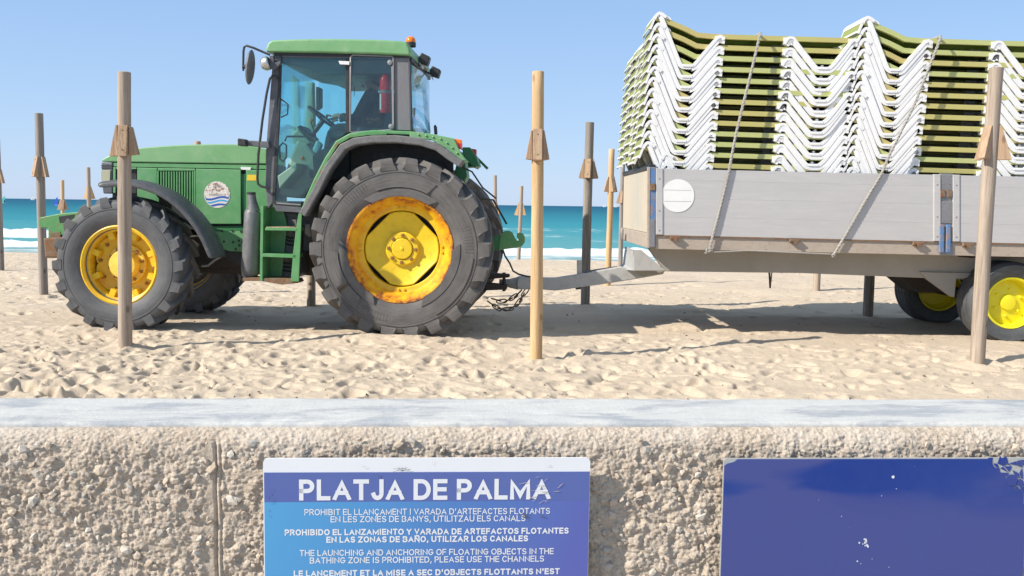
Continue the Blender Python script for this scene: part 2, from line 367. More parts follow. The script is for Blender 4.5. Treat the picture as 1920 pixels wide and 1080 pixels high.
# sand banks slightly at the tyres' feet
for (tx, ty) in ((-1.12, 9.5), (-4.19, 9.85), (5.15, 9.6), (-4.0, 11.55)):
    Z += .03*np.exp(-(((X-tx)/.38)**2+((Y-ty+.22)/.16)**2))
n = NT('dry_beach_sand')
c = n.mix(n.ramp(n.noise(.8, 5, .6), [(.35, 0), (.7, 1)]), (.615, .515, .40), (.575, .475, .365))
c = n.mix(n.math('MULTIPLY', n.ramp(n.noise(30, 6, .75), [(.45, 0), (.75, 1)]), .35), c, (.50, .385, .27))
c = n.mix(n.ramp(n.noise(11, 8, .85, st=(1, .6, 1)), [(.69, 0), (.72, 1)]), c, (.20, .14, .09))
sy = n.sep(); wet = n.math('MULTIPLY', n.math('LESS_THAN', sy[2], -.70), .5)
c = n.mix(wet, c, (.36, .28, .20)); n.base(c).set(.95, 0, .15)
b1 = n.bump(n.noise(9, 8, .72), .55, .05); b1 = n.bump(n.noise(26, 7, .8), .5, .022, b1); n.bump(n.noise(120, 4, .8), .5, .004, b1)
o = put('sand', np_mesh('sand', np.stack([X, Y, Z], -1), len(ys), len(ts), n.m)); tag(o, kind='structure')

bits = MB(); r_ = random.Random(21)
for k in range(420):
    py = 5.9+14*r_.random()**1.4; px = r_.uniform(-.6, .6)*py; i = int(np.searchsorted(ys, py)); j = int(np.searchsorted(ts, px/py)); 
    L_ = r_.uniform(.006, .022)*(1.5 if r_.random() < .1 else 1); a = r_.uniform(0, 3.14); z_ = float(Z[i, j]); w2 = L_*r_.uniform(.15, .4)
    c_, s_ = math.cos(a), math.sin(a); q4 = [(-L_, -w2), (L_*.4, -w2*1.3), (L_, 0), (0, w2)]
    bits.add([(px+x_*c_-y_*s_, py+x_*s_+y_*c_, z_+.001) for x_, y_ in q4]+[(px, py, z_+.008+L_*.25)], [(0, 1, 4), (1, 2, 4), (2, 3, 4), (3, 0, 4), (3, 2, 1, 0)])
tag(bits.obj('beach_debris', worn('dry_weed', (.10, .07, .045), (.2, .14, .09), (.3, .24, .17), .9, 8, bmp=0)), kind='stuff')
# --- sea
SEA = -.8
ys2 = np.concatenate([34*np.exp(np.arange(0, 420)*.0042), np.geomspace(205, 9000, 46)])
t2 = np.concatenate([-np.array([8, 3, 1.6, 1.0])[:], np.linspace(-.8, .8, 420), np.array([1.0, 1.6, 3, 8])])
Y2, T2 = np.meshgrid(ys2, t2, indexing='ij'); X2 = T2*Y2
amp = np.clip((Y2-36)/10, 0.1, 1)*np.clip((900-Y2)/500, 0, 1)
Z2 = SEA + amp*(.10*fbm(X2/7, Y2/2.6, 101, 3)+.04*fbm(X2/1.3, Y2/.7, 109, 3))
foam = np.zeros_like(Z2)
def breaker(y0, wid, h, x0, x1, seed, f=1.0):
    global Z2, foam
    yc = y0+1.6*vnoise(X2/14, X2*0+seed, seed)+.5*vnoise(X2/2.2, X2*0+seed*2, seed+1)
    side = np.clip((X2-x0)/3, 0, 1)*np.clip((x1-X2)/3, 0, 1)
    d = Y2-yc; bl = np.where(d > 0, np.exp(-(d/(wid*.45))**2), np.exp(-(d/(wid*1.1))**4))
    Z2 = Z2 + side*h*np.exp(-(d/(wid*.7))**2)*(1+.6*fbm(X2/.7, Y2/.5, seed+5, 3))
    foam = np.maximum(foam, side*bl*f*(1.02+.9*fbm(X2/.9, Y2/.45, seed+8, 4)))
breaker(42.6, 2.5, .22, -60, 60, 3, 1.0)
breaker(53, 2.6, .34, -60, -9, 8, 1.0)
breaker(36.8, 1.4, .05, -60, 60, 12, .5)
breaker(39.0, 2.2, .02, -60, 60, 31, .42)
breaker(76, 1.2, .25, -34, -25.5, 15, .9); breaker(77, 1.2, .25, -41, -38, 18, .8); breaker(75, 1.2, .25, -24.4, -22.6, 19, .8)
breaker(66, 3.0, .12, -12, 6, 22, .33); breaker(58, 2.5, .1, 2, 16, 25, .30); breaker(80, 3, .12, -20, 10, 28, .29)
foam = np.clip(foam + np.where(Y2 < 60, .2*np.clip(fbm(X2/2.5, Y2/.8, 140, 4), 0, 1), 0), 0, 1)
n = NT('sea_water')
sy = n.sep(); lg = n.math('LOGARITHM', sy[1], 10)
mr = n.n('MapRange'); n.l(lg, mr.inputs[0]); mr.inputs[1].default_value = math.log10(36); mr.inputs[2].default_value = math.log10(1500)
pos = n.math('ADD', mr.outputs[0], n.math('MULTIPLY', n.math('SUBTRACT', n.noise(.06, 4, .6, st=(.3, 2.2, 1)), .5), .16))
L = lambda y: math.log(y/36)/math.log(1500/36)
c = n.ramp(pos, [(0, (.20, .32, .33)), (L(45), (.11, .31, .34)), (L(65), (.075, .29, .33)), (L(100), (.035, .24, .30)), (L(190), (.020, .18, .245)), (L(430), (.010, .12, .19)), (1, (.008, .09, .17))])
at_ = n.n('Attribute', attribute_name='foam'); ff = n.ramp(n.math('ADD', at_.outputs['Fac'], n.math('MULTIPLY', n.math('SUBTRACT', n.noise(1.6, 6, .75, st=(.6, 1.6, 1)), .5), .55)), [(.26, 0), (.66, 1)])
c = n.mix(ff, c, n.mix(n.ramp(n.noise(2.2, 7, .8, st=(.7, 2, 1)), [(.38, 0), (.6, 1)]), (.60, .68, .72), (.78, .79, .79))); n.base(c).set(.9, 0, 0)
ggl = n.n('BsdfGlossy'); ggl.inputs['Roughness'].default_value = .28; gms = n.n('MixShader'); n.l(n.ramp(at_.outputs['Fac'], [(.3, .09), (.6, .0)]), gms.inputs[0]); n.l(n.b.outputs[0], gms.inputs[1]); n.l(ggl.outputs[0], gms.inputs[2]); n.l(gms.outputs[0], n.o.inputs[0])
b1 = n.bump(n.noise(1.4, 5, .6, st=(.5, 1.5, 1)), .6, .14); b1 = n.bump(n.noise(8, 4, .6, st=(.6, 1.5, 1)), .4, .03, b1); n.l(b1, ggl.inputs['Normal'])
me = np_mesh('sea', np.stack([X2, Y2, Z2], -1), len(ys2), len(t2), n.m)
at_ = me.attributes.new('foam', 'FLOAT', 'POINT'); at_.data.foreach_set('value', foam.reshape(-1).astype(np.float32))
tag(put('sea', me), kind='structure')

# --- promenade on the camera's side
n = NT('promenade_paving'); n.base(n.mix(n.noise(3, 5), (.42, .38, .33), (.34, .31, .27))).set(.85); n.bump(n.noise(60, 4), .3, .004)
o = MB().box(-40, 40, -12, 1.55, -.3, -.02).obj('promenade', n.m); tag(o, kind='structure')

# --- beach wall
WYAW = math.atan2(2.063-1.933, 1.143+1.065)
WF = Frame((0, 1.986, 0), WYAW)
TOPZ = .886
wall = tag(empty('beach_wall', WF.loc, WYAW), 'low rough exposed-aggregate concrete wall between promenade and beach, with a painted top', 'wall')
# rough face: rounded top edge running down into the pebbly face
def wall_face():
    nx, nz = 1500, 330
    xs = np.concatenate([np.linspace(-9, -1.7, 20)[:-1], np.linspace(-1.7, 1.75, nx), np.linspace(1.75, 9, 20)[1:]])
    s_ = np.linspace(0, .62, nz); rad = .045
    # arc length path: top edge (y=0 back) rounded to vertical, coordinates relative to the edge
    ang = np.clip(s_/rad/ (math.pi/2) , 0, 1)*(math.pi/2)*1.0
    py = -.032 - np.where(s_ < rad*math.pi/2, rad*np.sin(ang)*.9, rad*.9) + .032
    pz = TOPZ - .006 - np.where(s_ < rad*math.pi/2, rad*(1-np.cos(ang)), rad+(s_-rad*math.pi/2))
    ny_ = np.sin(ang); nz_ = np.cos(ang)
    Sg, Xg = np.meshgrid(s_, xs, indexing='ij')
    d = .0055*fbm(Xg/.15, Sg/.12, 201, 2) + .0042*fbm(Xg/.026, Sg/.026, 211, 3)
    # cellular pebbles, three sizes
    def cell(sc, seed):
        gx = Xg/sc; gy = Sg/sc; xi = np.floor(gx); yi = np.floor(gy); best = np.full(gx.shape, 9.); h = np.zeros(gx.shape)
        tab = np.random.default_rng(seed).random((3, 65536))
        for a in (-1, 0, 1):
            for b in (-1, 0, 1):
                k = (((xi+a)*7919+(yi+b)*104729).astype(np.int64)) & 65535
                dd = np.hypot(xi+a+tab[0][k]-gx, yi+b+tab[1][k]-gy)
                m_ = dd < best; best = np.where(m_, dd, best); h = np.where(m_, tab[2][k], h)
        return best, h
    wear = np.clip((Sg-.05)/.07, .35, 1)
    b, h = cell(.0072, 1); d += .0032*(1-np.clip(b, 0, 1)**2)*(.4+h)
    b, h = cell(.0046, 6); d += .0016*(1-np.clip(b*1.3, 0, 1)**2)*(.4+h)
    b, h = cell(.0125, 2); d += .0021*np.clip(1.1-b*1.5, 0, 1)*(h > .35)*wear
    b, h = cell(.026, 3); d += wear*(0.0045*np.clip(1-b*1.7, 0, 1)**.5*(h > .72) - .008*np.clip(1-b*1.9, 0, 1)*(h < .16))
    d += wear*.0042*fbm(Xg/.055, Sg/.045, 231, 4, .6)
    # cast joint
    jx = WF.x(414, 960, 0); q = Xg-jx+.0015*vnoise(Sg/.05, Sg*0, 8)
    jm = np.clip((Sg-.035)/.03, 0, 1); smooth_ = np.exp(-((q+.008)/.020)**4)*jm
    d = d*(1-.8*smooth_) - .0075*np.exp(-((q-.0)/.0028)**2)*jm - .004*np.exp(-((q-.011)/.0022)**2)*jm + .002*np.exp(-((q-.006)/.003)**2)*jm
    d = d*np.clip(Sg/.012, .1, 1) - .006
    Yg = py[:, None]-ny_[:, None]*d; Zg = pz[:, None]+nz_[:, None]*d*.7
    return np.stack([Xg, Yg, Zg], -1), nz, len(xs)
V, a_, b_ = wall_face()
n = NT('exposed_aggregate')
c = n.mix(n.ramp(n.noise(5, 5, .6), [(.35, 0), (.68, 1)]), (.535, .455, .37), (.465, .39, .31))
vo = n.n('TexVoronoi'); vo.inputs['Scale'].default_value = 105; n.l(n.tc.outputs['Object'], vo.inputs['Vector'])
s3 = n.n('SeparateColor'); n.l(vo.outputs['Color'], s3.inputs[0])
c = n.mix(n.math('MULTIPLY', n.ramp(s3.outputs[0], [(.6, 0), (1, 1)]), .55), c, (.62, .53, .44))
c = n.mix(n.math('MULTIPLY', n.ramp(s3.outputs[1], [(.82, 0), (.9, 1)]), .5), c, (.33, .25, .19))
c = n.mix(n.math('MULTIPLY', n.ramp(n.noise(70, 5, .8), [(.5, 0), (.8, 1)]), .4), c, (.30, .24, .18)); c = n.mix(n.math('MULTIPLY', n.ramp(n.noise(230, 3, .7), [(.54, 0), (.66, 1)]), .55), c, (.27, .21, .16)); c = n.mix(n.math('MULTIPLY', n.ramp(n.noise(190, 3, .7, dist=.4), [(.60, 0), (.70, 1)]), .6), c, (.74, .68, .58))
zt = n.sep()[2]; lime = n.math('MULTIPLY', n.ramp(zt, [(.80, 0), (.86, 1)]), n.ramp(n.noise(3.5, 4), [(.42, 0), (.75, .55)]))  # wall colour turns paler in blotches towards its top edge
c = n.mix(lime, c, (.62, .58, .53)); n.base(c).set(.93, 0, .15)  # lime is only the mask of the paler blotches near the top edge
b1 = n.bump(n.noise(170, 4, .7), .8, .004); n.bump(vo.outputs['Distance'], -.35, .003, b1)
o = put('aggregate_face', np_mesh('aggregate_face', V, a_, b_, n.m), wall)
MB().box(-9, 9, .0, .30, -.4, TOPZ-.012).obj('wall_core', n.m, wall)
MB().box(-9, 9, -.03, .0, -.05, .30).obj('wall_foot', n.m, wall)
n = NT('painted_coping')
f = n.noise(2.6, 7, .68, st=(1, 2.6, 1), dist=.5); c = n.mix(n.ramp(f, [(.47, 0), (.57, 1)]), (.545, .545, .53), (.36, .38, .405))
c = n.mix(n.math('MULTIPLY', n.ramp(n.noise(22, 7, .8, st=(.35, 1.6, 1)), [(.52, 0), (.68, 1)]), .6), c, (.70, .70, .68))
c = n.mix(n.math('MULTIPLY', n.ramp(n.noise(9, 7, .8, st=(.5, 1.4, 1)), [(.62, 0), (.72, 1)]), .7), c, (.36, .38, .40))
c = n.mix(n.math('MULTIPLY', n.ramp(n.noise(150, 4, .8, st=(.6, 1, 1)), [(.56, 0), (.7, 1)]), .5), c, (.40, .40, .40)); n.base(c).set(.8, 0, .2); n.bump(n.noise(90, 7, .75), .7, .004)
def coping():
    xs = np.concatenate([np.linspace(-9, -1.8, 6)[:-1], np.linspace(-1.8, 1.9, 700), np.linspace(1.9, 9, 6)[1:]]); ks = np.arange(26)
    yy = np.concatenate([[0.0, 0.0, .004], np.linspace(.012, .245, 20), [.255, .258, .258]])
    zz = np.concatenate([[-.02, -.006, -.001], np.zeros(20), [-.004, -.02, -.06]])
    K, Xg = np.meshgrid(ks, xs, indexing='ij'); Yg = yy[K]; Zg = TOPZ+zz[K]
    edge = .0035*fbm(Xg/.05, Xg*0+3, 301, 4)+.004*fbm(Xg/.5, Xg*0+9, 305, 2)
    Yg = Yg + np.where(K < 3, edge, 0) + np.where(K > 22, .004*fbm(Xg/.2, Xg*0+5, 309, 3), 0)
    Zg = Zg + np.where((K > 2) & (K < 23), .0016*fbm(Xg/.07, Yg/.05, 311, 4), 0)
    return np.stack([Xg, Yg, Zg], -1), len(ks), len(xs)
V, a_, b_ = coping(); put('coping', np_mesh('coping', V, a_, b_, n.m), wall)
# loose-looking stones set in the face: each its own part
stone_mats = [worn('stone_%s' % k, c_, tuple(q*.85 for q in c_), None, .8, 30, bmp=.3, bsc=150) for k, c_ in
              (('cream', (.58, .49, .385)), ('grey', (.44, .40, .35)), ('pink', (.54, .45, .37)), ('white', (.58, .53, .46)), ('brown', (.45, .37, .29)))]
protos = []
for k in range(10):
    bm = bmesh.new(); bmesh.ops.create_icosphere(bm, subdivisions=1, radius=1)
    for v in bm.verts:
        v.co *= random.uniform(.62, 1.2); v.co.x *= random.uniform(.9, 1.15)
    me = bpy.data.meshes.new('stone'); bm.to_mesh(me); bm.free(); me.materials.append(stone_mats[k % 5]); protos.append(me)
sr = random.Random(3)
def face_ok(u, v): return not ((486 < u < 1114 and v > 852) or (u > 1345 and v > 852) or 398 < u < 432)
cnt = 0
while cnt < 260:
    u = sr.uniform(0, 1920); v = sr.uniform(822, 1080)
    if not face_ok(u, v) or (v < 850 and sr.random() < .6): continue
    q = WF.p(u, v, -.040); s_ = sr.choice([.005, .006, .008, .009, .011, .014])
    o = bpy.data.objects.new('stone', sr.choice(protos)); COL.objects.link(o); o.parent = wall
    o.location = (q.x, -.0405+s_*.10, q.z); o.scale = (s_*sr.uniform(.7, 1.2), s_*.55, s_*sr.uniform(.6, 1)); o.rotation_euler = (sr.uniform(-.3, .3), sr.uniform(0, 6.28), sr.uniform(-.3, .3)); cnt += 1

# --- signs
SY = -.070
def A_(cx, cy, rx, ry, a0, a1, n=7): return [(cx+rx*math.cos(R(a0+(a1-a0)*i/n)), cy+ry*math.sin(R(a0+(a1-a0)*i/n))) for i in range(n+1)]
GL = {'A': (.74, [[(0, 0), (.5, 1), (1, 0)], [(.2, .32), (.8, .32)]]), 'B': (.64, [[(.5, .5), (0, .5), (0, 1), (.55, 1)]+A_(.55, .76, .37, .24, 90, -90)+[(0, .52)], [(0, .5), (0, 0), (.55, 0)]+A_(.58, .26, .42, .26, -90, 90)+[(.1, .52)]]),
 'C': (.70, [A_(.52, .5, .52, .5, 42, 318, 16)]), 'D': (.70, [[(0, 0), (0, 1), (.45, 1)]+A_(.45, .5, .55, .5, 90, -90, 12)+[(0, 0)]]), 'E': (.56, [[(1, 1), (0, 1), (0, 0), (1, 0)], [(0, .51), (.92, .51)]]),
 'F': (.54, [[(1, 1), (0, 1), (0, 0)], [(0, .49), (.9, .49)]]), 'G': (.74, [A_(.5, .5, .5, .5, 45, 345, 16)+[(1, .46), (.58, .46)]]), 'H': (.68, [[(0, 0), (0, 1)], [(1, 0), (1, 1)], [(0, .52), (1, .52)]]),
 'I': (.16, [[(.5, 0), (.5, 1)]]), 'J': (.46, [[(1, 1), (1, .28)]+A_(.5, .28, .5, .28, 0, -165, 8)]), 'L': (.52, [[(0, 1), (0, 0), (1, 0)]]), 'M': (.86, [[(0, 0), (0, 1), (.5, .12), (1, 1), (1, 0)]]),
 'N': (.70, [[(0, 0), (0, 1), (1, 0), (1, 1)]]), 'O': (.78, [A_(.5, .5, .5, .5, 90, 450, 22)]), 'P': (.60, [[(0, 0), (0, 1), (.55, 1)]+A_(.55, .72, .45, .28, 90, -90, 9)+[(0, .44)]]),
 'R': (.64, [[(0, 0), (0, 1), (.55, 1)]+A_(.55, .74, .42, .26, 90, -90, 9)+[(0, .48)], [(.5, .48), (1, 0)]]), 'S': (.62, [A_(.5, .745, .46, .255, 30, 250, 10)+A_(.5, .255, .5, .255, 80, -150, 10)]),
 'T': (.62, [[(0, 1), (1, 1)], [(.5, 1), (.5, 0)]]), 'U': (.68, [[(0, 1), (0, .32)]+A_(.5, .32, .5, .32, 180, 360, 10)+[(1, 1)]]), 'V': (.68, [[(0, 1), (.5, 0), (1, 1)]]), 'Y': (.68, [[(0, 1), (.5, .48), (1, 1)], [(.5, .48), (.5, 0)]]),
 'Z': (.62, [[(0, 1), (1, 1), (0, 0), (1, 0)]]), ',': (.16, [[(.6, .06), (.3, -.18)]]), '’': (.18, [[(.6, 1), (.4, .74)]]), ' ': (.34, []),
 'e': (.5, [[(0, .36), (1, .36)]+A_(.5, .34, .5, .34, 5, 310, 12)]), 'l': (.14, [[(.5, 0), (.5, 1)]]), 's': (.42, [A_(.5, .5, .46, .17, 20, 250, 7)+A_(.5, .17, .5, .17, 80, -150, 7)]), 'd': (.5, [A_(.5, .34, .5, .34, 0, 360, 12), [(1, 0), (1, 1)]]),
 'a': (.5, [A_(.5, .34, .5, .34, 0, 360, 12), [(1, 0), (1, .66)]]), 'o': (.52, [A_(.5, .34, .5, .34, 0, 360, 12)]), 'r': (.34, [[(0, 0), (0, .66)], [(0, .4), (.4, .64), (1, .64)]]), 'c': (.48, [A_(.5, .34, .5, .34, 45, 315, 12)])}
GL['Ñ'] = (GL['N'][0], GL['N'][1]+[[(.15, 1.13), (.38, 1.22), (.62, 1.13), (.85, 1.22)]]); GL['Ç'] = (GL['C'][0], GL['C'][1]+[[(.55, -.02), (.62, -.14), (.38, -.22)]])
def lettering(name, body, x0, x1, zb, h, y, mat, parent, t=.15, gap=.11):
    """flat printed lettering drawn with strokes of even width, cap height 1, fitted between x0 and x1"""
    V_ = []; F_ = []; cx = 0; lay = 0
    for ch in body:
        w_, strokes = GL[ch]
        if not strokes: cx += w_; continue
        for st_ in strokes:
            P_ = [(cx+t/2+px*(w_+t*.6-t), t/2+py*(1-t)) for px, py in st_]; n_ = len(P_); base = len(V_); lay += 1
            closed = (abs(P_[0][0]-P_[-1][0])+abs(P_[0][1]-P_[-1][1])) < 1e-6
            for i in range(n_):
                a = P_[i-1] if i > 0 else (P_[-2] if closed else P_[0]); b = P_[i+1] if i < n_-1 else (P_[1] if closed else P_[-1]); p = P_[i]
                d1 = Vector((p[0]-a[0], p[1]-a[1])); d2 = Vector((b[0]-p[0], b[1]-p[1]))
                if d1.length < 1e-6: d1 = d2
                if d2.length < 1e-6: d2 = d1
                d1.normalize(); d2.normalize(); n1 = Vector((-d1.y, d1.x)); n2 = Vector((-d2.y, d2.x)); nn_ = n1+n2
                if nn_.length < 1e-3: nn_ = n1
                nn_.normalize(); k = t/2/max(.38, nn_.dot(n1)); 
                ext = d1*0
                if not closed and i == 0: ext = -d2*t*.5
                if not closed and i == n_-1: ext = d1*t*.5
                for s_ in (1, -1): q_ = Vector(p)+nn_*k*s_+ext; V_.append((q_.x, min(max(q_.y, -.3), 1.35) if ch in 'ÑÇ,’' else min(max(q_.y, 0), 1), lay % 3))
            for i in range(n_-1): F_.append((base+2*i, base+2*i+1, base+2*i+3, base+2*i+2))
        cx += w_+t*.6+gap
    lo = min(v[0] for v in V_); hi = max(v[0] for v in V_); me = bpy.data.meshes.new(name)
    me.from_pydata([(x0+(v[0]-lo)/(hi-lo)*(x1-x0), y-.00005*v[2], zb+v[1]*h) for v in V_], [], F_); me.materials.append(mat)
    o = bpy.data.objects.new(name, me); COL.objects.link(o); o.parent = parent; return o
def rrect(x0, x1, z0, z1, r, n=5):
    P = []
    for cx, cz, a0 in ((x1-r, z1-r, 0), (x0+r, z1-r, 90), (x0+r, z0+r, 180), (x1-r, z0+r, 270)):
        for k in range(n+1): a = R(a0+90*k/n); P.append((cx+r*math.cos(a), cz+r*math.sin(a)))
    return P
sx0 = WF.x(493, 862, SY); sx1 = WF.x(1107, 862, SY); sz1 = WF.z(800, 859, SY); sz0 = sz1-.50
sign = tag(empty('beach_sign', WF.M @ Vector(((sx0+sx1)/2, SY, sz0)), WYAW), 'blue gradient notice with white lettering reading PLATJA DE PALMA, fixed to the concrete wall', 'sign')
ox = (sx0+sx1)/2
n = NT('printed_gradient')
s_ = n.sep(); gx = n.n('MapRange'); n.l(s_[0], gx.inputs[0]); gx.inputs[1].default_value = sx0-ox; gx.inputs[2].default_value = sx1-ox
gz = n.n('MapRange'); n.l(s_[2], gz.inputs[0]); gz.inputs[1].default_value = .50; gz.inputs[2].default_value = .20
pos = n.math('ADD', n.math('MULTIPLY', gx.outputs[0], .85), n.math('MULTIPLY', gz.outputs[0], .12))
body_c = n.ramp(pos, [(0, (.085, .34, .62)), (.3, (.078, .27, .56)), (.6, (.078, .18, .47)), (.9, (.098, .12, .40))])
n_b = n; zb0 = sz1-sz0
n.base(body_c).set(.32, 0, .4)
M['sign_grad'] = n.m
M['sign_band'] = worn('purple_blue_band', (.085, .125, .365), (.095, .14, .38), None, .32, 4, bmp=0)
M['sign_white'] = worn('sign_white', (.74, .76, .80), (.70, .72, .76), None, .35, 5, bmp=0)
M['print'] = worn('white_print', (.72, .74, .78), (.66, .68, .72), None, .4, 10, bmp=0)
off = lambda pts: [(a-ox, b-sz0) for a, b in pts]
MB().prism(off(rrect(sx0, sx1, sz0, sz1, .010)), 0, .005).obj('white_plate', M['sign_white'], sign)
zt1 = WF.z(800, 885, SY); zt2 = WF.z(800, 940, SY)
MB().box(sx0-ox+.002, sx1-ox-.001, -.0008, .001, zt2-sz0, zt1-sz0).obj('title_band', M['sign_band'], sign)
MB().box(sx0-ox+.002, sx1-ox-.001, -.0008, .001, .006, zt2-sz0-.0001).obj('printed_panel', M['sign_grad'], sign)
lines = [("PLATJA DE PALMA", 561, 1033, 937, 39, .205, 'title_lettering'),
         ("PROHIBIT EL LLANÇAMENT I VARADA D’ARTEFACTES FLOTANTS", 571, 1031, 964.5, 11.5, .15, 'notice_lettering'),
         ("EN LES ZONES DE BANYS, UTILITZAU ELS CANALS", 620, 985, 978, 11.5, .15, 'notice_lettering'),
         ("PROHIBIDO EL LANZAMIENTO Y VARADA DE ARTEFACTOS FLOTANTES", 534, 1066, 1002, 11.5, 0.215, 'notice_lettering'),
         ("EN LAS ZONAS DE BAÑO, UTILIZAR LOS CANALES", 612, 990, 1016, 11.5, 0.215, 'notice_lettering'),
         ("THE LAUNCHING AND ANCHORING OF FLOATING OBJECTS IN THE", 562, 1038, 1040.5, 11.5, .155, 'notice_lettering'),
         ("BATHING ZONE IS PROHIBITED, PLEASE USE THE CHANNELS", 581, 1020, 1054.5, 11.5, .155, 'notice_lettering'),
         ("LE LANCEMENT ET LA MISE A SEC D’OBJECTS FLOTTANTS N’EST", 551, 1049, 1078.5, 11.5, 0.215, 'notice_lettering')]
for body, u0, u1, vb, h, of, nm in lines:
    p0 = WF.p(u0, vb, SY); p1 = WF.p(u1, vb, SY); hh = WF.z(800, vb-h, SY)-WF.z(800, vb, SY)
    lettering(nm, body, p0.x-ox, p1.x-ox, (p0.z+p1.z)/2-sz0, hh, -.0012, M['print'], sign, of)
# scuffs: small smears of dirt on the plate
dm = worn('scuff_dirt', (.10, .10, .10), (.2, .19, .17), None, .9, 60, bmp=0); tm = worn('tan_smear', (.52, .42, .36), (.58, .5, .45), None, .9, 60, bmp=0)
def smear(name, u, v, w_, h_, k, mat, ang=0, seed=1):
    r_ = random.Random(seed); mb = MB(); q = WF.p(u, v, SY); sc_ = 2.0/FPX
    for i in range(k):
        cx = q.x-ox+r_.gauss(0, w_*.35)*sc_; cz = q.z-sz0+r_.gauss(0, h_*.35)*sc_; a = ang+r_.gauss(0, .25); l = r_.uniform(.15, .5)*w_*sc_; t_ = r_.uniform(.4, 1.1)*sc_
        mb.prism([(cx+l/2*math.cos(a)*s1-t_/2*math.sin(a)*s2, cz+l/2*math.sin(a)*s1+t_/2*math.cos(a)*s2) for s1, s2 in ((-1, -.3), (-.2, -1), (1, 0), (.1, 1))], -.0024, -.002-.00002*i)
    return mb.obj(name, mat, sign)
smear('scuff_mark', 751, 880, 22, 6, 16, dm, 0, 1); smear('scuff_mark', 985, 967, 40, 7, 12, dm, -.3, 2); smear('scuff_mark', 508, 940, 12, 34, 9, dm, 1.45, 3)
smear('scuff_mark', 711, 894, 6, 6, 5, dm, .5, 4); smear('smear', 1015, 918, 40, 34, 18, tm, .15, 5); smear('scuff_mark', 812, 867, 4, 5, 4, tm, .5, 6)
smear('scuff_mark', 1026, 873, 7, 5, 5, tm, .5, 8); smear('scuff_mark', 683, 875, 5, 3, 4, dm, .5, 9)

# right sign: bare blue plate with a torn corner
bx0 = WF.x(1357, 862, SY); bx1 = WF.x(1921, 862, SY)+.012; bz1 = WF.z(1600, 859, SY); bz0 = bz1-.5; bo = (bx0+bx1)/2
bsign = tag(empty('blank_sign', WF.M @ Vector((bo, SY, bz0)), WYAW), 'plain glossy dark blue plate with a cracked peeling right corner on the concrete wall', 'sign')
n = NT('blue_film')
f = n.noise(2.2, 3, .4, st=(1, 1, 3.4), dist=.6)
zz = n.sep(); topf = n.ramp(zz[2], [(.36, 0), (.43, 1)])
c = n.mix(n.math('MULTIPLY', n.ramp(f, [(.47, 0), (.56, 1)]), topf), (.058, .072, .25), (.008, .038, .24))  # dark patches near the top imitate a reflection, painted into the film colour
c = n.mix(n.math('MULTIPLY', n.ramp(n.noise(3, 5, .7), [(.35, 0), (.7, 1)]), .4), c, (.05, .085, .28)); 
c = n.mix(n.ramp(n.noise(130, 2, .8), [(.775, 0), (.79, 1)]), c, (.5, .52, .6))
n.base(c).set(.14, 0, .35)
MB().prism([(a-bo, b-bz0) for a, b in rrect(bx0, bx1, bz0, bz1, .006)], 0, .004).obj('metal_plate', worn('bare_plate', (.42, .43, .42), (.30, .32, .33), (.55, .55, .5), .6, 40), bsign)
tear = [(bx0+.0015, bz0), (bx1-.001, bz0), (bx1-.001, WF.z(1915, 955, SY)), (WF.x(1910, 925, SY), WF.z(1910, 925, SY)), (WF.x(1893, 910, SY), WF.z(1893, 910, SY)), (WF.x(1886, 897, SY), WF.z(1886, 897, SY)), (WF.x(1875, 885, SY), WF.z(1875, 885, SY)), (WF.x(1862, 873, SY), WF.z(1862, 873, SY)), (WF.x(1855, 862, SY), bz1-.0022), (WF.x(1383, 860.5, SY), bz1-.0015), (WF.x(1376, 866, SY), WF.z(1376, 866, SY)), (WF.x(1364, 869, SY), WF.z(1364, 869, SY)), (bx0+.0015, WF.z(1358, 873, SY))]
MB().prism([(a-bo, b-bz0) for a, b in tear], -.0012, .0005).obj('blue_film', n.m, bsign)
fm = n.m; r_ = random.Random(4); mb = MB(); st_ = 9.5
jit = {}
def jp(i, j):
    if (i, j) not in jit: jit[i, j] = (1853+i*st_+r_.uniform(-4.6, 4.6)+j*2, 861+j*st_+r_.uniform(-4.6, 4.6)-i*1.5)
    return jit[i, j]
for i in range(8):   # cracked film still clinging inside the torn corner
    for j in range(10):
        P4 = [jp(i, j), jp(i+1, j), jp(i+1, j+1), jp(i, j+1)]; cu_ = sum(p[0] for p in P4)/4; cv_ = sum(p[1] for p in P4)/4
        if cv_-858 > (cu_-1852)*1.55 or cv_ < 862 or cu_ > 1921 or r_.random() < .12: continue
        sh_ = r_.uniform(.78, .97); P4 = [WF.p(cu_+(p[0]-cu_)*sh_, cv_+(p[1]-cv_)*sh_, SY) for p in P4]
        if (i*3+j) % 3: P4 = P4[:3] if r_.random() < .5 else P4
        mb.prism([(p.x-bo, p.z-bz0) for p in P4], -.0010-.00003*((i+j) % 4), -.0002)
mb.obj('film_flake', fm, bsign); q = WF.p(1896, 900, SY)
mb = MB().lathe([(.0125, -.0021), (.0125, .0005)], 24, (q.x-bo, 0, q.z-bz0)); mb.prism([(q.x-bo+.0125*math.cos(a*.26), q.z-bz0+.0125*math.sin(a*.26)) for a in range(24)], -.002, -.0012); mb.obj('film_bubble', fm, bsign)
chips = MB(); r_ = random.Random(9)
for (u, v, w_) in [(1674, 894, 3.2)]+[(1622+r_.gauss(0, 5), 1018+r_.gauss(0, 7), r_.uniform(1, 2.4)) for _ in range(18)]+[(1607, 1052, 1.5)]+[(r_.uniform(1380, 1850), r_.uniform(900, 1070), .8) for _ in range(5)]:
    q = WF.p(u, v, SY); a = w_*1.1/1000; chips.prism([(q.x-bo+a*math.cos(t_), q.z-bz0+a*math.sin(t_)) for t_ in (0.3, 1.2, 2.6, 4.0, 5.2)], -.0016, -.0005)
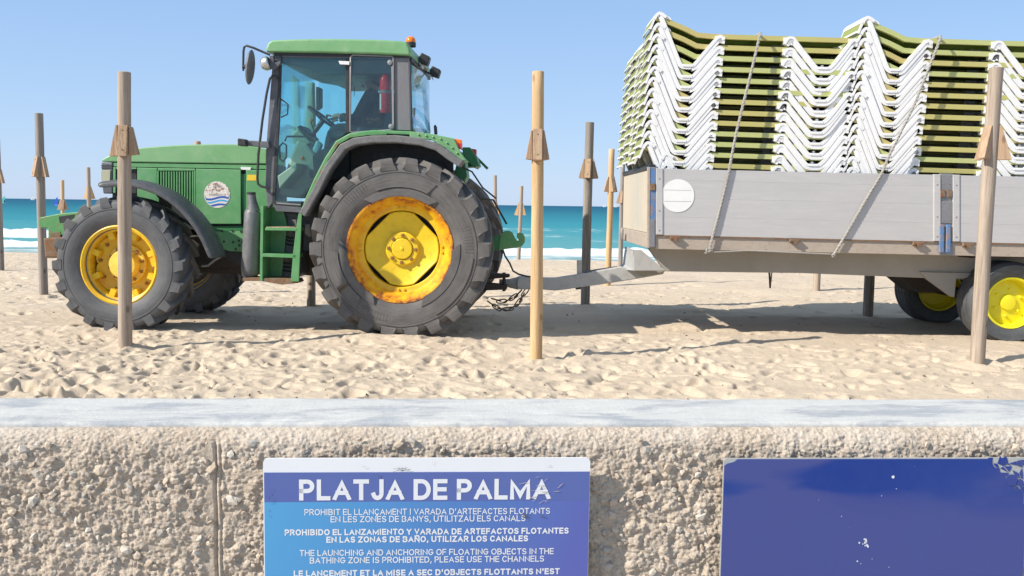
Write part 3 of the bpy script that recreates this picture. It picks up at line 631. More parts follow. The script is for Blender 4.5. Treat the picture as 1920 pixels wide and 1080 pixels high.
tag(chips.obj('paint_chips', M['sign_white'], bsign), kind='stuff')
# ================================================================ TRACTOR
TY = R(-2.5)
TF = Frame((-1.10+.035, 9.64+.80, 0), TY)
tr = tag(empty('tractor', TF.loc, TY), 'faded green tractor with rusty yellow wheels on the sand, hitched to the grey trailer', 'tractor')
P = TF.p
def tz(u, v, y): return P(u, v, y).z
def tx(u, v, y): return P(u, v, y).x
def tyre_mesh(name, mat, Ro, w, rr, nl, lug, lw=.07, side=1, plates=True, dirn=1, sh_=1.0):
    mb = MB(); Rb = Ro-lug; h = w/2
    prof = [(rr-.02, -h*.60), (rr+.005, -h*.74), (rr+.02, -h*.80), (rr+.05, -h*.90), (rr+.05+(Rb-rr)*.25, -h*.985), (rr+(Rb-rr)*.55, -h*1.0), (Rb-.10, -h*.985), (Rb-.098, -h*1.005), (Rb-.088, -h*1.005), (Rb-.086, -h*.985),
            (Rb-.045, -h*.965), (Rb-.018, -h*.90), (Rb-.004, -h*.7), (Rb+.004, -h*.3), (Rb+.006, 0)]
    prof = prof + [(r, -a) for r, a in prof[-2::-1]]
    mb.lathe(prof, 96)
    for sd_ in (-1, 1):
        for k in range(nl):
            ph = 2*math.pi*(k+(0.5 if sd_ > 0 else 0))/nl; smp = []
            for a, rt_, rbs, wd, sh in ((1.0, Rb-.052, Rb-.075, lw*1.22, -.03), (1+.03*sh_, Rb-.012, Rb-.062, lw*1.2, 0), (1.0, Ro-.018, Rb-.06, lw*1.12, .02), (.90, Ro-.006, Rb-.03, lw, .06), (.5, Ro, Rb-.01, lw*.8, .42), (.08, Ro+.002, Rb-.01, lw*.72, .80), (-.05, Ro-.004, Rb-.01, lw*.62, .92)):
                c_ = ph+dirn*sh*h/Ro; da = wd/2/Ro; y_ = sd_*a*h
                smp.append([(r_*math.cos(c_+s_*da*f), y_, r_*math.sin(c_+s_*da*f)) for s_, r_, f in ((-1, rbs, 1.25), (-1, rt_, .88), (1, rt_, .88), (1, rbs, 1.25))])
            vs = [q for s4 in smp for q in s4]; fs = []
            for i in range(len(smp)-1):
                for j in range(3): fs.append((i*4+j, i*4+j+1, (i+1)*4+j+1, (i+1)*4+j))
            fs += [(0, 1, 2, 3), tuple(len(vs)-4+j for j in (3, 2, 1, 0))]
            mb.add(vs, fs)
    me = mb.mesh(name, mat, True, 32)
    return me
def arc_plate(mb, r0, r1, a0, a1, y, t, n=14, taper=.06):
    out = [(r1*math.cos(a0+(a1-a0)*i/n), r1*math.sin(a0+(a1-a0)*i/n)) for i in range(n+1)]
    inn = [(r0*math.cos(a0+taper+(a1-a0-2*taper)*i/n), r0*math.sin(a0+taper+(a1-a0-2*taper)*i/n)) for i in range(n, -1, -1)]
    for i in range(n):
        q = [out[i], out[i+1], inn[n-i-1], inn[n-i]]
        mb.prism(q, y, y+t)
# ---- rear wheels
RWR = .918
rear_tyre = tyre_mesh('tyre', M['tyre'], RWR, .54, .50, 22, .055, .125)
mb = MB()
for k in range(3):   # raised shoulder plates moulded into the sidewall
    a0 = 1.05+k*2*math.pi/3
    arc_plate(mb, .62, .745, a0, a0+.95, -.278, .02)
    arc_plate(mb, .53, .61, a0-.15, a0+1.15, -.268, .02, 18, .1)
    for i in range(5):
        for j in range(9):
            rr_ = .665+i*.017; aa = a0+1.02+.045*j; x_, z_ = rr_*math.cos(aa), rr_*math.sin(aa); mb.add([(x_-.006, -.267, z_), (x_, -.267, z_-.006), (x_+.006, -.267, z_), (x_, -.267, z_+.006), (x_, -.277, z_)], [(0, 1, 4), (1, 2, 4), (2, 3, 4), (3, 0, 4)])
side_marks = mb.mesh('sidewall_relief', M['tyre'], True, 30)
rimprof = [(.545, -.19), (.548, -.232), (.538, -.246), (.522, -.244), (.512, -.23), (.500, -.205), (.468, -.180), (.452, -.150), (.440, -.128), (.428, -.122), (.398, -.118), (.388, -.108), (.384, -.05)]
rear_rim = MB().lathe(rimprof+[(.395, .02), (.43, .12), (.47, .20), (.525, .23)], 96).mesh('rim', M['rim'], True, 28)
# dished disc: rounded square that leaves four dark slots between itself and the rim
mb = MB(); nn = 96
rings = []
for fr, y_ in ((1.0, -.092), (.97, -.10), (.90, -.088), (.62, -.060), (.42, -.055)):
    ring = []
    for i in range(nn):
        a = 2*math.pi*i/nn; c4 = abs(math.cos(2*(a)))   # reaches the rim at the four bolted sides
        am = (a % (math.pi/2))-math.pi/4; rad = min(.379, .341/max(.5, math.cos(am)))
        rad = rad*fr if fr > .6 else .175*fr/.42
        ring.append((rad*math.cos(a), y_, rad*math.sin(a)))
    rings.append(ring)
for r_i, ring in enumerate(rings): mb.v += ring
for r_i in range(len(rings)-1):
    for i in range(nn): mb.f.append((r_i*nn+i, r_i*nn+(i+1) % nn, (r_i+1)*nn+(i+1) % nn, (r_i+1)*nn+i))
mb.lathe([(.176, -.054), (.170, -.085), (.160, -.092), (.115, -.092), (.108, -.075)], 64)
rear_disc = mb.mesh('disc', M['disc_y'], True, 30)
rear_hub = MB().lathe([(.1085, -.07), (.107, -.098), (.098, -.106), (.02, -.109), (.012, -.116), (.0001, -.116)], 48).mesh('hub_cap', M['disc_y'], True, 30)
nut = MB().lathe([(.019, .01), (.019, -.012), (.014, -.02), (.0001, -.021)], 6).mesh('wheel_nut', M['bolt'])
lugb = MB().lathe([(.014, .01), (.014, -.012), (.009, -.018), (.0001, -.018)], 8).mesh('rim_bolt', M['rim'])
back = MB().lathe([(.001, .05), (.41, .05)], 48).mesh('wheel_back', M['black'])
def rear_wheel(name, loc, flip=False):
    w_ = empty(name, loc, math.pi if flip else 0, tr)
    put('tyre', rear_tyre, w_); put('sidewall_relief', side_marks, w_); put('rim', rear_rim, w_); put('disc', rear_disc, w_); put('hub_cap', rear_hub, w_); put('wheel_back', back, w_)
    for i in range(8):
        a = 2*math.pi*(i+.5)/8+.35; put('wheel_nut', nut, w_, loc=(.138*math.cos(a), -.094, .138*math.sin(a)))
    for i in range(4):
        for j in (-.07, .07):
            a = math.pi/2*i+j; put('rim_bolt', lugb, w_, loc=(.414*math.cos(a), -.119, .414*math.sin(a)))
    return w_
q = P(750, 472, -1.02)
rear_wheel('rear_wheel', (q.x, -.80, RWR-.025)).rotation_euler = (0, .0, 0)
rear_wheel('rear_wheel', (q.x+.02, .80, RWR-.025), True)
RX = q.x; RZ = RWR-.025
# ---- front wheels
FWR = .705
front_tyre = tyre_mesh('tyre', M['tyref'], FWR, .44, .385, 18, .040, .085, sh_=.2)
front_rim = MB().lathe([(.375, -.13), (.372, -.172), (.395, -.188), (.412, -.180), (.414, -.172), (.392, -.160), (.375, -.11), (.352, -.095), (.345, .02), (.335, .06), (.375, .12), (.41, .19)], 80).mesh('rim', M['rimf'], True, 28)
mb = MB(); rings = []
for fr, y_ in ((1.0, -.015), (.95, .0), (.78, .012), (.62, .02), (.56, .03)):
    ring = []
    for i in range(nn):
        a = 2*math.pi*i/nn; rad = (.305+.040*abs(math.cos(2.5*a))**.6)*fr if fr > .6 else .17
        ring.append((rad*math.cos(a), y_, rad*math.sin(a)))
    rings.append(ring); mb.v += ring
for r_i in range(len(rings)-1):
    for i in range(nn): mb.f.append((r_i*nn+i, r_i*nn+(i+1) % nn, (r_i+1)*nn+(i+1) % nn, (r_i+1)*nn+i))
front_disc = mb.mesh('disc', M['rimf'], True, 30)
front_hub = MB().lathe([(.205, .03), (.205, -.012), (.195, -.018), (.150, -.018), (.145, -.10), (.135, -.118), (.05, -.128), (.045, -.14), (.0001, -.142)], 56).mesh('hub', M['hubf'], True, 30)
fback = MB().lathe([(.001, .07), (.345, .07)], 40).mesh('wheel_back', M['black'])
rib = MB().box(-.03, .03, -.09, -.01, .28, .352).mesh('rim_lug', M['rimf'])
def front_wheel(loc, flip=False, steer=0):
    w_ = empty('front_wheel', loc, (math.pi if flip else 0)+steer, tr)
    put('tyre', front_tyre, w_); put('rim', front_rim, w_); put('disc', front_disc, w_); put('hub', front_hub, w_); put('wheel_back', fback, w_)
    for i in range(10):
        a = 2*math.pi*i/10+.2; put('wheel_nut', nut, w_, loc=(.177*math.cos(a), -.018, .177*math.sin(a)))
    for i in range(8):
        a = 2*math.pi*(i+.5)/8; o_ = put('rim_lug', rib, w_); o_.rotation_euler = (0, a, 0)
    for i in range(10):
        a = 2*math.pi*i/10+.5; put('rim_bolt', nut, w_, loc=(.285*math.cos(a), .0, .285*math.sin(a)))
    return w_
q = P(222, 500, -1.0); FX = q.x; FZ = FWR-.02
front_wheel((FX, -.80, FZ), False, R(-1.5)); front_wheel((FX+.02, .80, FZ), True, R(-3))
# ---- hood
HY = -.36; HW = .36
hood_pts = [(190, 303), (191, 299), (200, 294), (211, 288), (236, 281), (264, 277), (300, 274), (345, 271.5), (400, 270), (440, 270.5), (475, 274), (500, 279), (500, 307.5), (430, 307), (340, 305.5), (240, 304)]
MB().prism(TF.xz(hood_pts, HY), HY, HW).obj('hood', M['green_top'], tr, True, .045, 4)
MB().prism(TF.xz([(212, 305), (500, 309.5), (500, 317), (212, 312)], HY), HY+.012, HW-.012).obj('hood_trim', M['green'], tr)
MB().prism(TF.xz([(212, 303.6), (500, 307.6), (500, 311), (212, 306.6)], HY), HY+.035, HW-.035).obj('hood_gap', M['black'], tr)
MB().prism(TF.xz([(206, 300), (504, 308), (504, 520), (395, 478), (395, 430), (206, 430)], HY), HY+.06, HW-.06).obj('engine_bay', M['black'], tr)
def hpanel(name, pts, mat, y=HY, t=.02, bev=.006, parent=tr): return MB().prism(TF.xz(pts, y), y, y+t).obj(name, mat, parent, bev=bev)
hpanel('front_panel', [(212, 313.5), (217, 313.6), (217, 362), (212, 362)], M['green'])
hpanel('side_panel', [(257, 314.2), (294.5, 315), (294.5, 385), (257, 368)], M['green'])
hpanel('side_panel', [(217, 313.6), (256, 314.2), (256, 317.5), (217, 317.5)], M['green'])
sp = hpanel('side_panel', [(367, 316.2), (451.5, 318), (451.5, 326), (452, 420), (383, 420), (372, 400), (367, 390)], M['green'])
hpanel('side_panel', [(461, 318.2), (503, 319), (503, 424), (461, 421)], M['green'])
hpanel('side_panel', [(295.5, 315), (366, 316.2), (366, 320.5), (295.5, 320.5)], M['green'])
hpanel('panel_recess', [(451.5, 326), (461, 326), (461, 416), (455, 414)], M['dark_green'], HY+.02)
# near and far sides alike: simple far-side skin
MB().prism(TF.xz([(206, 312), (504, 318), (504, 424), (206, 420)], HY), HW-.05, HW-.03).obj('far_side_panel', M['green'], tr)
# vent with slats
for i in range(13):
    u = 300.5+i*4.95
    if u > 364: break
    vb = min(383+0, 352+(u-298)*.70+12)
    hpanel('vent_slat', [(u, 321.5), (u+2.3, 321.5), (u+2.3, vb), (u, vb)], M['green'], HY+.004, .02, 0)
hpanel('grille_opening', [(217.5, 318), (256, 318), (256, 362), (217.5, 362)], M['black'], HY+.03, .01, 0)
hpanel('vent_frame', [(363.5, 320.5), (366.5, 320.5), (366.5, 388), (363.5, 386)], M['green'], HY-.002, .02, .002)
hpanel('vent_frame', [(294.5, 320.5), (297.5, 320.5), (297.5, 384), (294.5, 383)], M['green'], HY-.002, .02, .002)
# grille & headlamp box
g0 = P(190, 304, HY); g1 = P(211, 362, HY)
hpanel('grille_box', [(189.5, 304), (211, 305), (211, 363), (193, 363), (191, 345)], M['frame'], HY+.004, .70, .012)
hpanel('headlamp', [(189, 319), (207, 319), (206, 343), (189.5, 343)], M['beige'], HY-.004, .05, .004)
for z_ in (310, 314): hpanel('grille_line', [(189, z_), (211, z_), (211, z_+1.2), (189, z_+1.2)], M['black'], HY-.001, .02, 0)
# chassis side below hood
hpanel('chassis_rail', [(380, 424), (458, 423), (500, 424), (500, 434), (392, 434)], M['dark_green'], HY+.03, .04)
ch = hpanel('chassis_side', [(388, 434), (500, 434), (500, 470), (455, 472), (430, 471), (402, 463), (392, 448)], M['green'], HY+.01, .06)
hole = MB().lathe([(.0135, 0), (.0135, -.004), (.0001, -.004)], 10).mesh('bolt_hole', M['black'])
for u, v in [(399, 433), (416, 433), (436, 433), (452, 434), (420, 453), (437, 454), (448, 451), (449, 460), (442, 467), (455, 454), (408, 445)]:
    q = P(u, v, HY+.009); put('bolt_hole', hole, tr, loc=(q.x, HY+.009, q.z))
# decal on the side panel
q = P(407, 365, HY-.002); dr = .142
dec = MB().lathe([(dr, 0), (dr, .003)], 48, (q.x, HY-.003, q.z)); dec.prism([(q.x+dr*math.cos(2*math.pi*i/48), q.z+dr*math.sin(2*math.pi*i/48)) for i in range(48)], HY-.003, HY-.001)
n = NT('peeling_sticker'); f = n.ramp(n.noise(22, 6, .7), [(.50, 0), (.56, 1)]); s_ = n.sep(); up = n.ramp(n.math('SUBTRACT', s_[2], q.z-.35-.02), [(.35, 0), (.40, 1)])
c = n.mix(n.math('MULTIPLY', f, up), (.72, .68, .63), (.30, .15, .10)); n.base(c).set(.5); 
decal = dec.obj('round_sticker', n.m, tr)
def wavepts(z0, amp_, ph, t_, n_=16):
    top = []; bot = []
    for i in range(n_+1):
        x_ = -1+2*i/n_; zz_ = z0+amp_*math.sin(x_*3.0+ph); lim = math.sqrt(max(0, 1-x_*x_))*.97
        zt_ = max(-lim, min(lim, zz_+t_)); zb_ = max(-lim, min(lim, zz_-t_)); top.append((q.x+dr*.97*x_, q.z+dr*zt_)); bot.append((q.x+dr*.97*x_, q.z+dr*zb_))
    return top+bot[::-1]
wb = worn('wave_blue', (.03, .10, .42), (.04, .12, .45), bmp=0); wl = worn('wave_light_blue', (.05, .35, .65), (.06, .38, .7), bmp=0)
MB().prism(wavepts(-.27, .10, .3, .075), HY-.0042, HY-.0032).obj('sticker_wave', wb, decal); MB().prism(wavepts(-.52, .10, .5, .065), HY-.0043, HY-.0033).obj('sticker_wave', wl, decal); MB().prism(wavepts(-.80, .08, .7, .075), HY-.0044, HY-.0034).obj('sticker_wave', wb, decal)
ink = worn('faded_ink', (.26, .22, .20), (.42, .36, .33), bmp=0)
for body, u0, u1, vb, h in (("Illes", 400, 416, 352, 7), ("de", 405, 411, 359, 4), ("Mallorca", 392, 423, 367.5, 6.5)):
    a = P(u0, vb, HY-.005); b = P(u1, vb, HY-.005); h_ = tz(u0, vb-h, HY)-tz(u0, vb, HY); lettering('sticker_lettering', body, a.x, b.x, a.z, h_*.95, HY-.0038, ink, decal, .14)
hpanel('yellow_label', [(463.5, 327.5), (482, 328), (482, 338.5), (463, 338.5)], M['yellow_sticker'], HY-.003, .004, 0)
hpanel('model_plate', [(451, 313), (471, 313.5), (469, 318.5), (452, 318)], M['white'], HY+.004, .008, 0)
# front weight carrier
FYb = -.30
hpanel('front_bracket', [(72, 410), (76, 407.5), (112, 400.5), (150, 397), (220, 395), (220, 440), (120, 440), (94, 446), (90, 446), (90, 428), (76, 427), (72, 421)], M['green_worn'], FYb, .56, .008)
hpanel('bracket_slot', [(110, 406), (140, 402), (138, 408), (124, 417), (112, 418)], M['black'], FYb-.003, .01, 0)
hpanel('front_weight', [(80, 446), (112, 445), (150, 440), (150, 484), (84, 484)], M['iron'], FYb-.05, .66, .02)
hpanel('rust_patch', [(94, 438), (113, 434), (113, 447), (94, 447)], M['iron'], FYb-.004, .01, 0)
# front axle, engine sump
MB().tube([(FX, -.55, FZ), (FX, .55, FZ)], .085, 14).obj('front_axle', M['underside'], tr, True)
MB().box(FX-.16, FX+.16, -.28, .28, FZ-.08, FZ+.25).obj('axle_carrier', M['underside'], tr, bev=.03)
for s_ in (-1, 1): MB().tube([(FX+.1, s_*.5, FZ-.1), (FX, s_*.52, FZ-.02), (FX, s_*.56, FZ+.12)], .07, 10).obj('steering_knuckle', M['underside'], tr, True)
MB().tube([(FX+.22, -.55, FZ+.02), (FX+.22, .55, FZ+.02)], .022, 8).obj('tie_rod', M['steel'], tr, True)
MB().box(FX+.1, RX-.2, -.22, .22, .55, 1.05).obj('gearbox_housing', M['underside'], tr, bev=.05)
MB().box(FX-.2, FX+1.5, -.27, .27, .62, 1.0).obj('engine_sump', M['underside'], tr, bev=.05)
MB().lathe([(.0001, -.55), (.16, -.55), (.19, -.3), (.26, -.2), (.26, .2), (.19, .3), (.16, .55), (.0001, .55)], 28, (RX, 0, RZ)).obj('rear_axle', M['underside'], tr, True)
MB().box(RX-.35, RX+.32, -.28, .28, .6, 1.35).obj('rear_housing', M['underside'], tr, bev=.04)
a = P(380, 498, -.3); b = P(415, 478, -.3)
MB().tube([P(378, 499, -.45), P(390, 498, -.42), P(402, 488, -.4), P(417, 480, -.38)], .012, 8).obj('brake_hose', M['steel'], tr, True)
hpanel('bell_plate', [(380, 476), (460, 478), (460, 486), (380, 490)], M['underside'], HY+.1, .3, .01)
# front mudguards
def mudguard(y0, y1):
    pts = [(192, 344), (215, 341), (242, 340), (264, 342), (290, 350), (316, 361), (341, 379), (362, 400), (380, 423), (393, 446), (402, 466), (408, 484)]
    path = [(q_.x, q_.z) for q_ in (P(u, v, -.88) for u, v in pts)]
    mb = MB(); n_ = len(path)
    cs = [(-1, -.055), (-1.0, -.012), (-.88, .008), (-.5, .022), (0, .028), (.5, .022), (.88, .008), (1, -.012), (1, -.055)]
    cx, cz = FX, FZ
    for x_, z_ in path:
        d = Vector((x_-cx, z_-cz)).normalized()
        for s_, h_ in cs: mb.v.append((x_+d.x*h_, (y0+y1)/2+s_*(y1-y0)/2, z_+d.y*h_))
    k = len(cs)
    for i in range(n_-1):
        for j in range(k-1): mb.f.append((i*k+j, i*k+j+1, (i+1)*k+j+1, (i+1)*k+j))
    o_ = mb.obj('front_mudguard', M['plastic'], tr, True, ang=50); sm = o_.modifiers.new('solid', 'SOLIDIFY'); sm.thickness = .009; sb = o_.modifiers.new('sub', 'SUBSURF'); sb.levels = sb.render_levels = 1
    return o_
mg = mudguard(-1.0, -.60); mudguard(.60, 1.0)
MB().tube([(FX+.28, -.80, FZ+.80), (FX+.28, -.35, FZ+.55), (FX+.2, -.3, FZ+.1)], .018, 8).obj('mudguard_bracket', M['black'], tr, True)
# ---- snorkel-like tank and steps
zt = [(462, 361, 8.5), (466, 377, 9.5), (467, 396, 12.5), (474, 398, 14.5), (471, 430, 15.5), (468, 470, 16.5), (467, 500, 17), (468, 514, 16), (469, 520, 12)]
q0 = P(473, 362, -.62); 
def upr(pts, y, mat, name):
    path = []; rad = []
    for u, v, r_ in pts: path.append(P(u, v, y)); rad.append(r_/FPX*9.75)
    return MB().tube(path, rad, 10).obj(name, mat, tr, True, ang=45)
upr([(471, 361, 7.5), (473, 378, 8.5), (475, 397, 13)], -.72, M['canister'], 'exhaust_tip')
o = upr([(475, 395, 13.5), (474, 399, 15.5), (472, 440, 16), (470, 480, 16.5), (469, 502, 17.2), (470, 515, 16), (471, 520, 11)], -.72, M['canister'], 'exhaust_canister')
MB().lathe([(.036, 0), (.045, .004), (.045, -.02)], 16, P(471, 361, -.72), 'z').obj('exhaust_lip', M['black'], tr, True)
SYN = -.86
hpanel('step_upright', [(489, 386), (494, 386), (492, 527), (487, 527)], M['green'], SYN, .30, .003)
MB().prism(TF.xz([(494, 386), (513, 386), (522, 412), (524, 425), (516, 500), (514, 524), (492, 527)], SYN), SYN+.27, SYN+.29).obj('step_side_plate', M['green'], tr)
hpanel('step_upright', [(560, 400), (566, 400), (560, 528), (545, 528), (550, 470), (556, 420)], M['green'], SYN, .03, .003)
hpanel('step_tread', [(497, 428.5), (499, 426), (558, 427.5), (558, 433), (497, 432)], M['green'], SYN, .28, .004)
hpanel('step_tread', [(492, 477.5), (494, 475), (555, 477.5), (555, 484), (492, 481.5)], M['green'], SYN, .28, .004)
hpanel('tread_edge', [(499, 425), (535, 425), (548, 427), (499, 426.5)], M['board'], SYN+.002, .27, 0)
hpanel('bottom_step', [(453, 521), (470, 521), (520, 522), (553, 524), (557, 531), (530, 534), (490, 527), (453, 527)], M['iron'], SYN+.01, .28, .003)
hpanel('fuel_tank', [(519, 392), (566, 398), (562, 520), (512, 522), (520, 440)], M['plastic'], SYN+.31, .35, .03)
hpanel('tank_face', [(540, 412), (556, 412), (553, 522), (517, 520)], M['rubber_strip'], SYN+.305, .02, .004)
for i, v in enumerate((443, 449, 456)):
    MB().tube([P(533, v, SYN+.29), P(545, v+4, SYN+.28), P(556, v+3, SYN+.27)], .009, 6).obj('tank_rib', M['black'], tr, True)
for i, v in enumerate((490, 497, 504)):
    MB().tube([P(521, v, SYN+.29), P(535, v+4, SYN+.28), P(553, v+5, SYN+.27)], .009, 6).obj('tank_rib', M['black'], tr, True)
MB().tube([P(549, 434, SYN+.1), P(557, 450, SYN+.08)], .008, 6).obj('step_brace', M['black'], tr); MB().tube([P(541, 484, SYN+.1), P(554, 500, SYN+.08)], .008, 6).obj('step_brace', M['black'], tr)

# ---- rear fenders
FYN = -.93
def fender(yo, yi, near=True):
    s_ = 1
    outer = [(563, 398), (572, 372), (590, 333), (609, 296), (630, 264), (655, 250), (700, 243.5), (767, 246), (812, 253), (848, 276), (872, 300)]
    o1 = TF.xz(outer, FYN)
    k = 'green_worn' if near else 'dark_green'
    MB().band(o1, .035, min(yo, yi), max(yo, yi)).obj('fender_skin', M['green'], tr, bev=.008)
    if near:
        # sloping rear green top
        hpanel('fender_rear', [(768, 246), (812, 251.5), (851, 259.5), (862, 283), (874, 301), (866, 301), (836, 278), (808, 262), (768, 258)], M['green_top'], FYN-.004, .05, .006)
        rp = [(563, 399), (572, 384), (590, 352), (610, 312), (640, 271), (665, 259), (700, 254.5), (745, 254), (790, 259), (824, 270), (848, 288), (870, 302)]
        MB().band(TF.xz(rp, FYN-.03), .075, FYN-.09, FYN+.10).obj('fender_rubber', M['rubber_strip'], tr, bev=.012)
        rust = [(612, 300), (628, 276), (640, 264), (662, 259), (700, 253.5), (742, 251)]
        mb = MB(); r_ = random.Random(2)
        MB().band(TF.xz([(564, 392), (574, 374), (592, 336), (611, 299), (631, 268), (655, 254), (690, 249), (725, 248)], FYN), .022, FYN-.0025, FYN+.02).obj('rusty_edge', M['green_worn'], tr)
        hpanel('inner_plate', [(569, 400), (600, 345), (640, 285), (690, 265), (800, 268), (850, 300), (850, 420), (600, 470), (569, 470)], M['black'], -.52, .02, 0)
fender(FYN, -.50, True)
zz = [(x_, z_) for x_, z_ in TF.xz([(563, 398), (590, 333), (630, 264), (655, 250), (767, 246), (812, 253), (848, 276), (872, 300)], FYN)]
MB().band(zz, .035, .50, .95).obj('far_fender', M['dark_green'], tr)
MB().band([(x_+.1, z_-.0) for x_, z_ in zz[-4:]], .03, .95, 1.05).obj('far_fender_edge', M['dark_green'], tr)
rv = MB().sph((0, 0, 0), .011, 6).mesh('rivet', M['green_top'], True)
for u, v in [(785, 252.5), (799, 254.5), (812, 257), (826, 260.5), (838, 268), (848, 277), (857, 287)]:
    q = P(u, v, FYN-.006); put('rivet', rv, tr, loc=(q.x, FYN-.006, q.z))
tl = hpanel('tail_light', [(851.5, 260), (859, 261), (865, 262), (865, 278), (852, 276)], M['amber'], FYN+.02, .10, .006)
hpanel('tail_light_lens', [(858.5, 268), (865.5, 269), (865.5, 279), (858.5, 277)], M['redlens'], FYN+.018, .10, .004, tl)
hpanel('tail_light', [(880, 278), (886, 279), (893, 280), (893, 293), (881, 292)], M['redlens'], .75, .10, .006)
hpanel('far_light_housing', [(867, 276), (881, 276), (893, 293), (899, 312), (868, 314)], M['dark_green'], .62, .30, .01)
hpanel('linkage_bracket', [(858, 300), (872, 303), (876, 330), (868, 348), (850, 330)], M['dark_green'], -.35, .3, .01)
MB().tube([P(846, 345, -.5), P(868, 340, -.5), P(900, 372, -.4), P(925, 375, -.3), P(950, 420, -.25)], .011, 6).obj('hydraulic_hose', M['black'], tr, True)
MB().tube([P(860, 310, -.45), P(885, 322, -.4), P(905, 352, -.4), P(930, 372, -.3)], .009, 6).obj('hydraulic_hose', M['black'], tr, True)
# rear hook end of the lift arm
hk = [(935, 470), (938, 440), (946, 433), (955, 432.5), (961, 436), (966, 447), (970, 452), (973, 450), (969.5, 445), (969, 438), (974, 436), (981, 438), (984.5, 445), (984, 454), (979, 461), (972, 464), (955, 466), (942, 468)]
MB().prism(TF.xz(hk, -.45), -.47, -.43).obj('lift_arm_hook', M['green_worn'], tr, bev=.006)
MB().prism(TF.xz([(860, 470), (936, 440), (940, 465), (862, 496)], -.45), -.46, -.44).obj('lift_arm', M['dark_green'], tr)
MB().prism(TF.xz([(860, 520), (925, 513), (955, 515), (955, 520), (860, 528)], -.1), -.12, .05).obj('drawbar_clevis', M['underside'], tr, bev=.006)
MB().prism(TF.xz([(860, 533), (925, 532), (950, 535), (950, 543), (860, 546)], -.1), -.12, .05).obj('drawbar_clevis', M['underside'], tr, bev=.006)
MB().tube([P(945, 511, -.04), P(945, 546, -.04)], .018, 8).obj('hitch_pin', M['underside'], tr)

# ---- cab
CY = -.78; CI = .78     # near and far sides of the cab
def cpanel(name, pts, mat, y=CY, t=.03, bev=.006): return hpanel(name, pts, mat, y, t, bev)
roof = [(499, 98), (499.5, 91), (504, 80), (512, 75.5), (560, 73.8), (607, 73), (660, 73.6), (718, 75), (755, 77.5), (764, 81), (768.5, 92), (770, 104.5), (766, 104.5), (700, 101.5), (600, 99)]
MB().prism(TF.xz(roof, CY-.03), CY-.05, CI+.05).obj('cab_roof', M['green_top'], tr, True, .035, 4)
MB().prism(TF.xz([(512, 98.5), (768, 104), (768, 109), (516, 104)], CY), CY-.01, CI+.01).obj('roof_gutter', M['black'], tr)
MB().prism(TF.xz([(764, 104), (771, 104), (771, 113), (764, 113)], CY), CY+.05, CI-.05).obj('rear_roof_housing', M['black'], tr, bev=.01)
for yy, t, sfx in ((CY, .06, 0), (CI-.06, .06, 1)):
    cpanel('front_pillar', [(512, 103), (526, 104), (524, 200), (518, 300), (513, 378), (502, 392), (497, 350), (500, 260), (506, 180)], M['frame'], yy, t)
    cpanel('rear_pillar', [(738.5, 105.5), (766.5, 106.5), (770, 245), (741, 244)], M['pillar'], yy, .10 if not sfx else t)
    cpanel('middle_pillar', [(648, 106), (655, 106), (655, 249), (648, 249)], M['black'], yy+.004, .04, .003)
cpanel('top_rail', [(526, 102.5), (740, 106), (740, 110.5), (526, 107)], M['frame'], CY+.001, .04, .003)
dr_ = empty('cab_door', (0, 0, 0), 0, tr)
dp = lambda name, pts, mat, y=CY-.008, t=.02, bev=.003: hpanel(name, pts, mat, y, t, bev, dr_)
dp('door_frame', [(524, 104), (528, 104), (520.5, 300), (515.5, 372), (518, 380), (562, 384), (565, 390), (516, 387), (510, 376)], M['black'])
dp('door_frame', [(510, 380), (517, 385), (565, 389), (562, 398.5), (518, 396)], M['frame'], CY-.010, .04)
dp('door_seal', [(517, 375), (520, 379.5), (564, 383), (564, 385.5), (519, 382.5)], M['steel'], CY-.014, .008)
door_gl = [(527, 107), (648, 109.5), (648, 249), (633, 262), (609, 297), (590, 335), (566, 378), (564, 383), (519, 379), (517, 370), (522, 290)]
dp('door_glass', door_gl, M['glass'], CY+.008, .006, 0)
dp('door_handle', [(634.5, 114), (655, 115), (655, 121.5), (637, 120.5)], M['white'], CY-.03, .025)
wf = MB()
def rr_px(u0, v0, u1, v1, r_, y, n_=4):
    P_ = []
    for cx, cy, a0 in ((u1-r_, v0+r_, -90), (u1-r_, v1-r_, 0), (u0+r_, v1-r_, 90), (u0+r_, v0+r_, 180)):
        for k in range(n_+1): a = R(a0+90*k/n_); P_.append((cx+r_*math.cos(a), cy+r_*math.sin(a)))
    return P_
outl = [(660, 104.5), (663, 103), (735, 105.5), (737.5, 108), (738, 240), (736, 243.5), (660, 248.5), (656.5, 246), (657.5, 107)]
pts3 = [P(u, v, CY-.012) for u, v in outl]; wf.tube(pts3+[pts3[0]], .009, 6, False)
win = wf.obj('side_window', M['steel'], tr, True)
hpanel('window_pane', [(659, 105), (737, 107.5), (737.5, 242), (657.5, 247)], M['glass_side'], CY-.008, .005, 0, win)
cpanel('window_strip', [(733.5, 125), (737, 125), (739, 240), (735.5, 240)], M['steel'], CY-.018, .01, .002)
for u, v in ((731, 117), (733, 237)): 
    q = P(u, v, CY-.02); MB().lathe([(.0001, -.02), (.026, -.015), (.028, .01)], 16, (q.x, CY-.01, q.z)).obj('window_catch', M['steel'], tr, True)
# far side glazing: door glass, same shape
far = lambda pts: [(x_, z_) for x_, z_ in TF.xz(pts, CY)]
MB().prism(far([(527, 107), (648, 109.5), (648, 249), (609, 297), (566, 378), (519, 379), (522, 290)]), CI-.02, CI-.014).obj('far_door_glass', M['glass'], tr)
MB().prism(far([(655, 109.5), (738, 109.5), (738, 246), (655, 249)]), CI-.02, CI-.014).obj('far_side_window', M['glass_side'], tr)
MB().prism(far([(513, 378), (566, 378), (566, 396), (516, 396)]), CI-.05, CI-.02).obj('far_door_sill', M['frame'], tr)
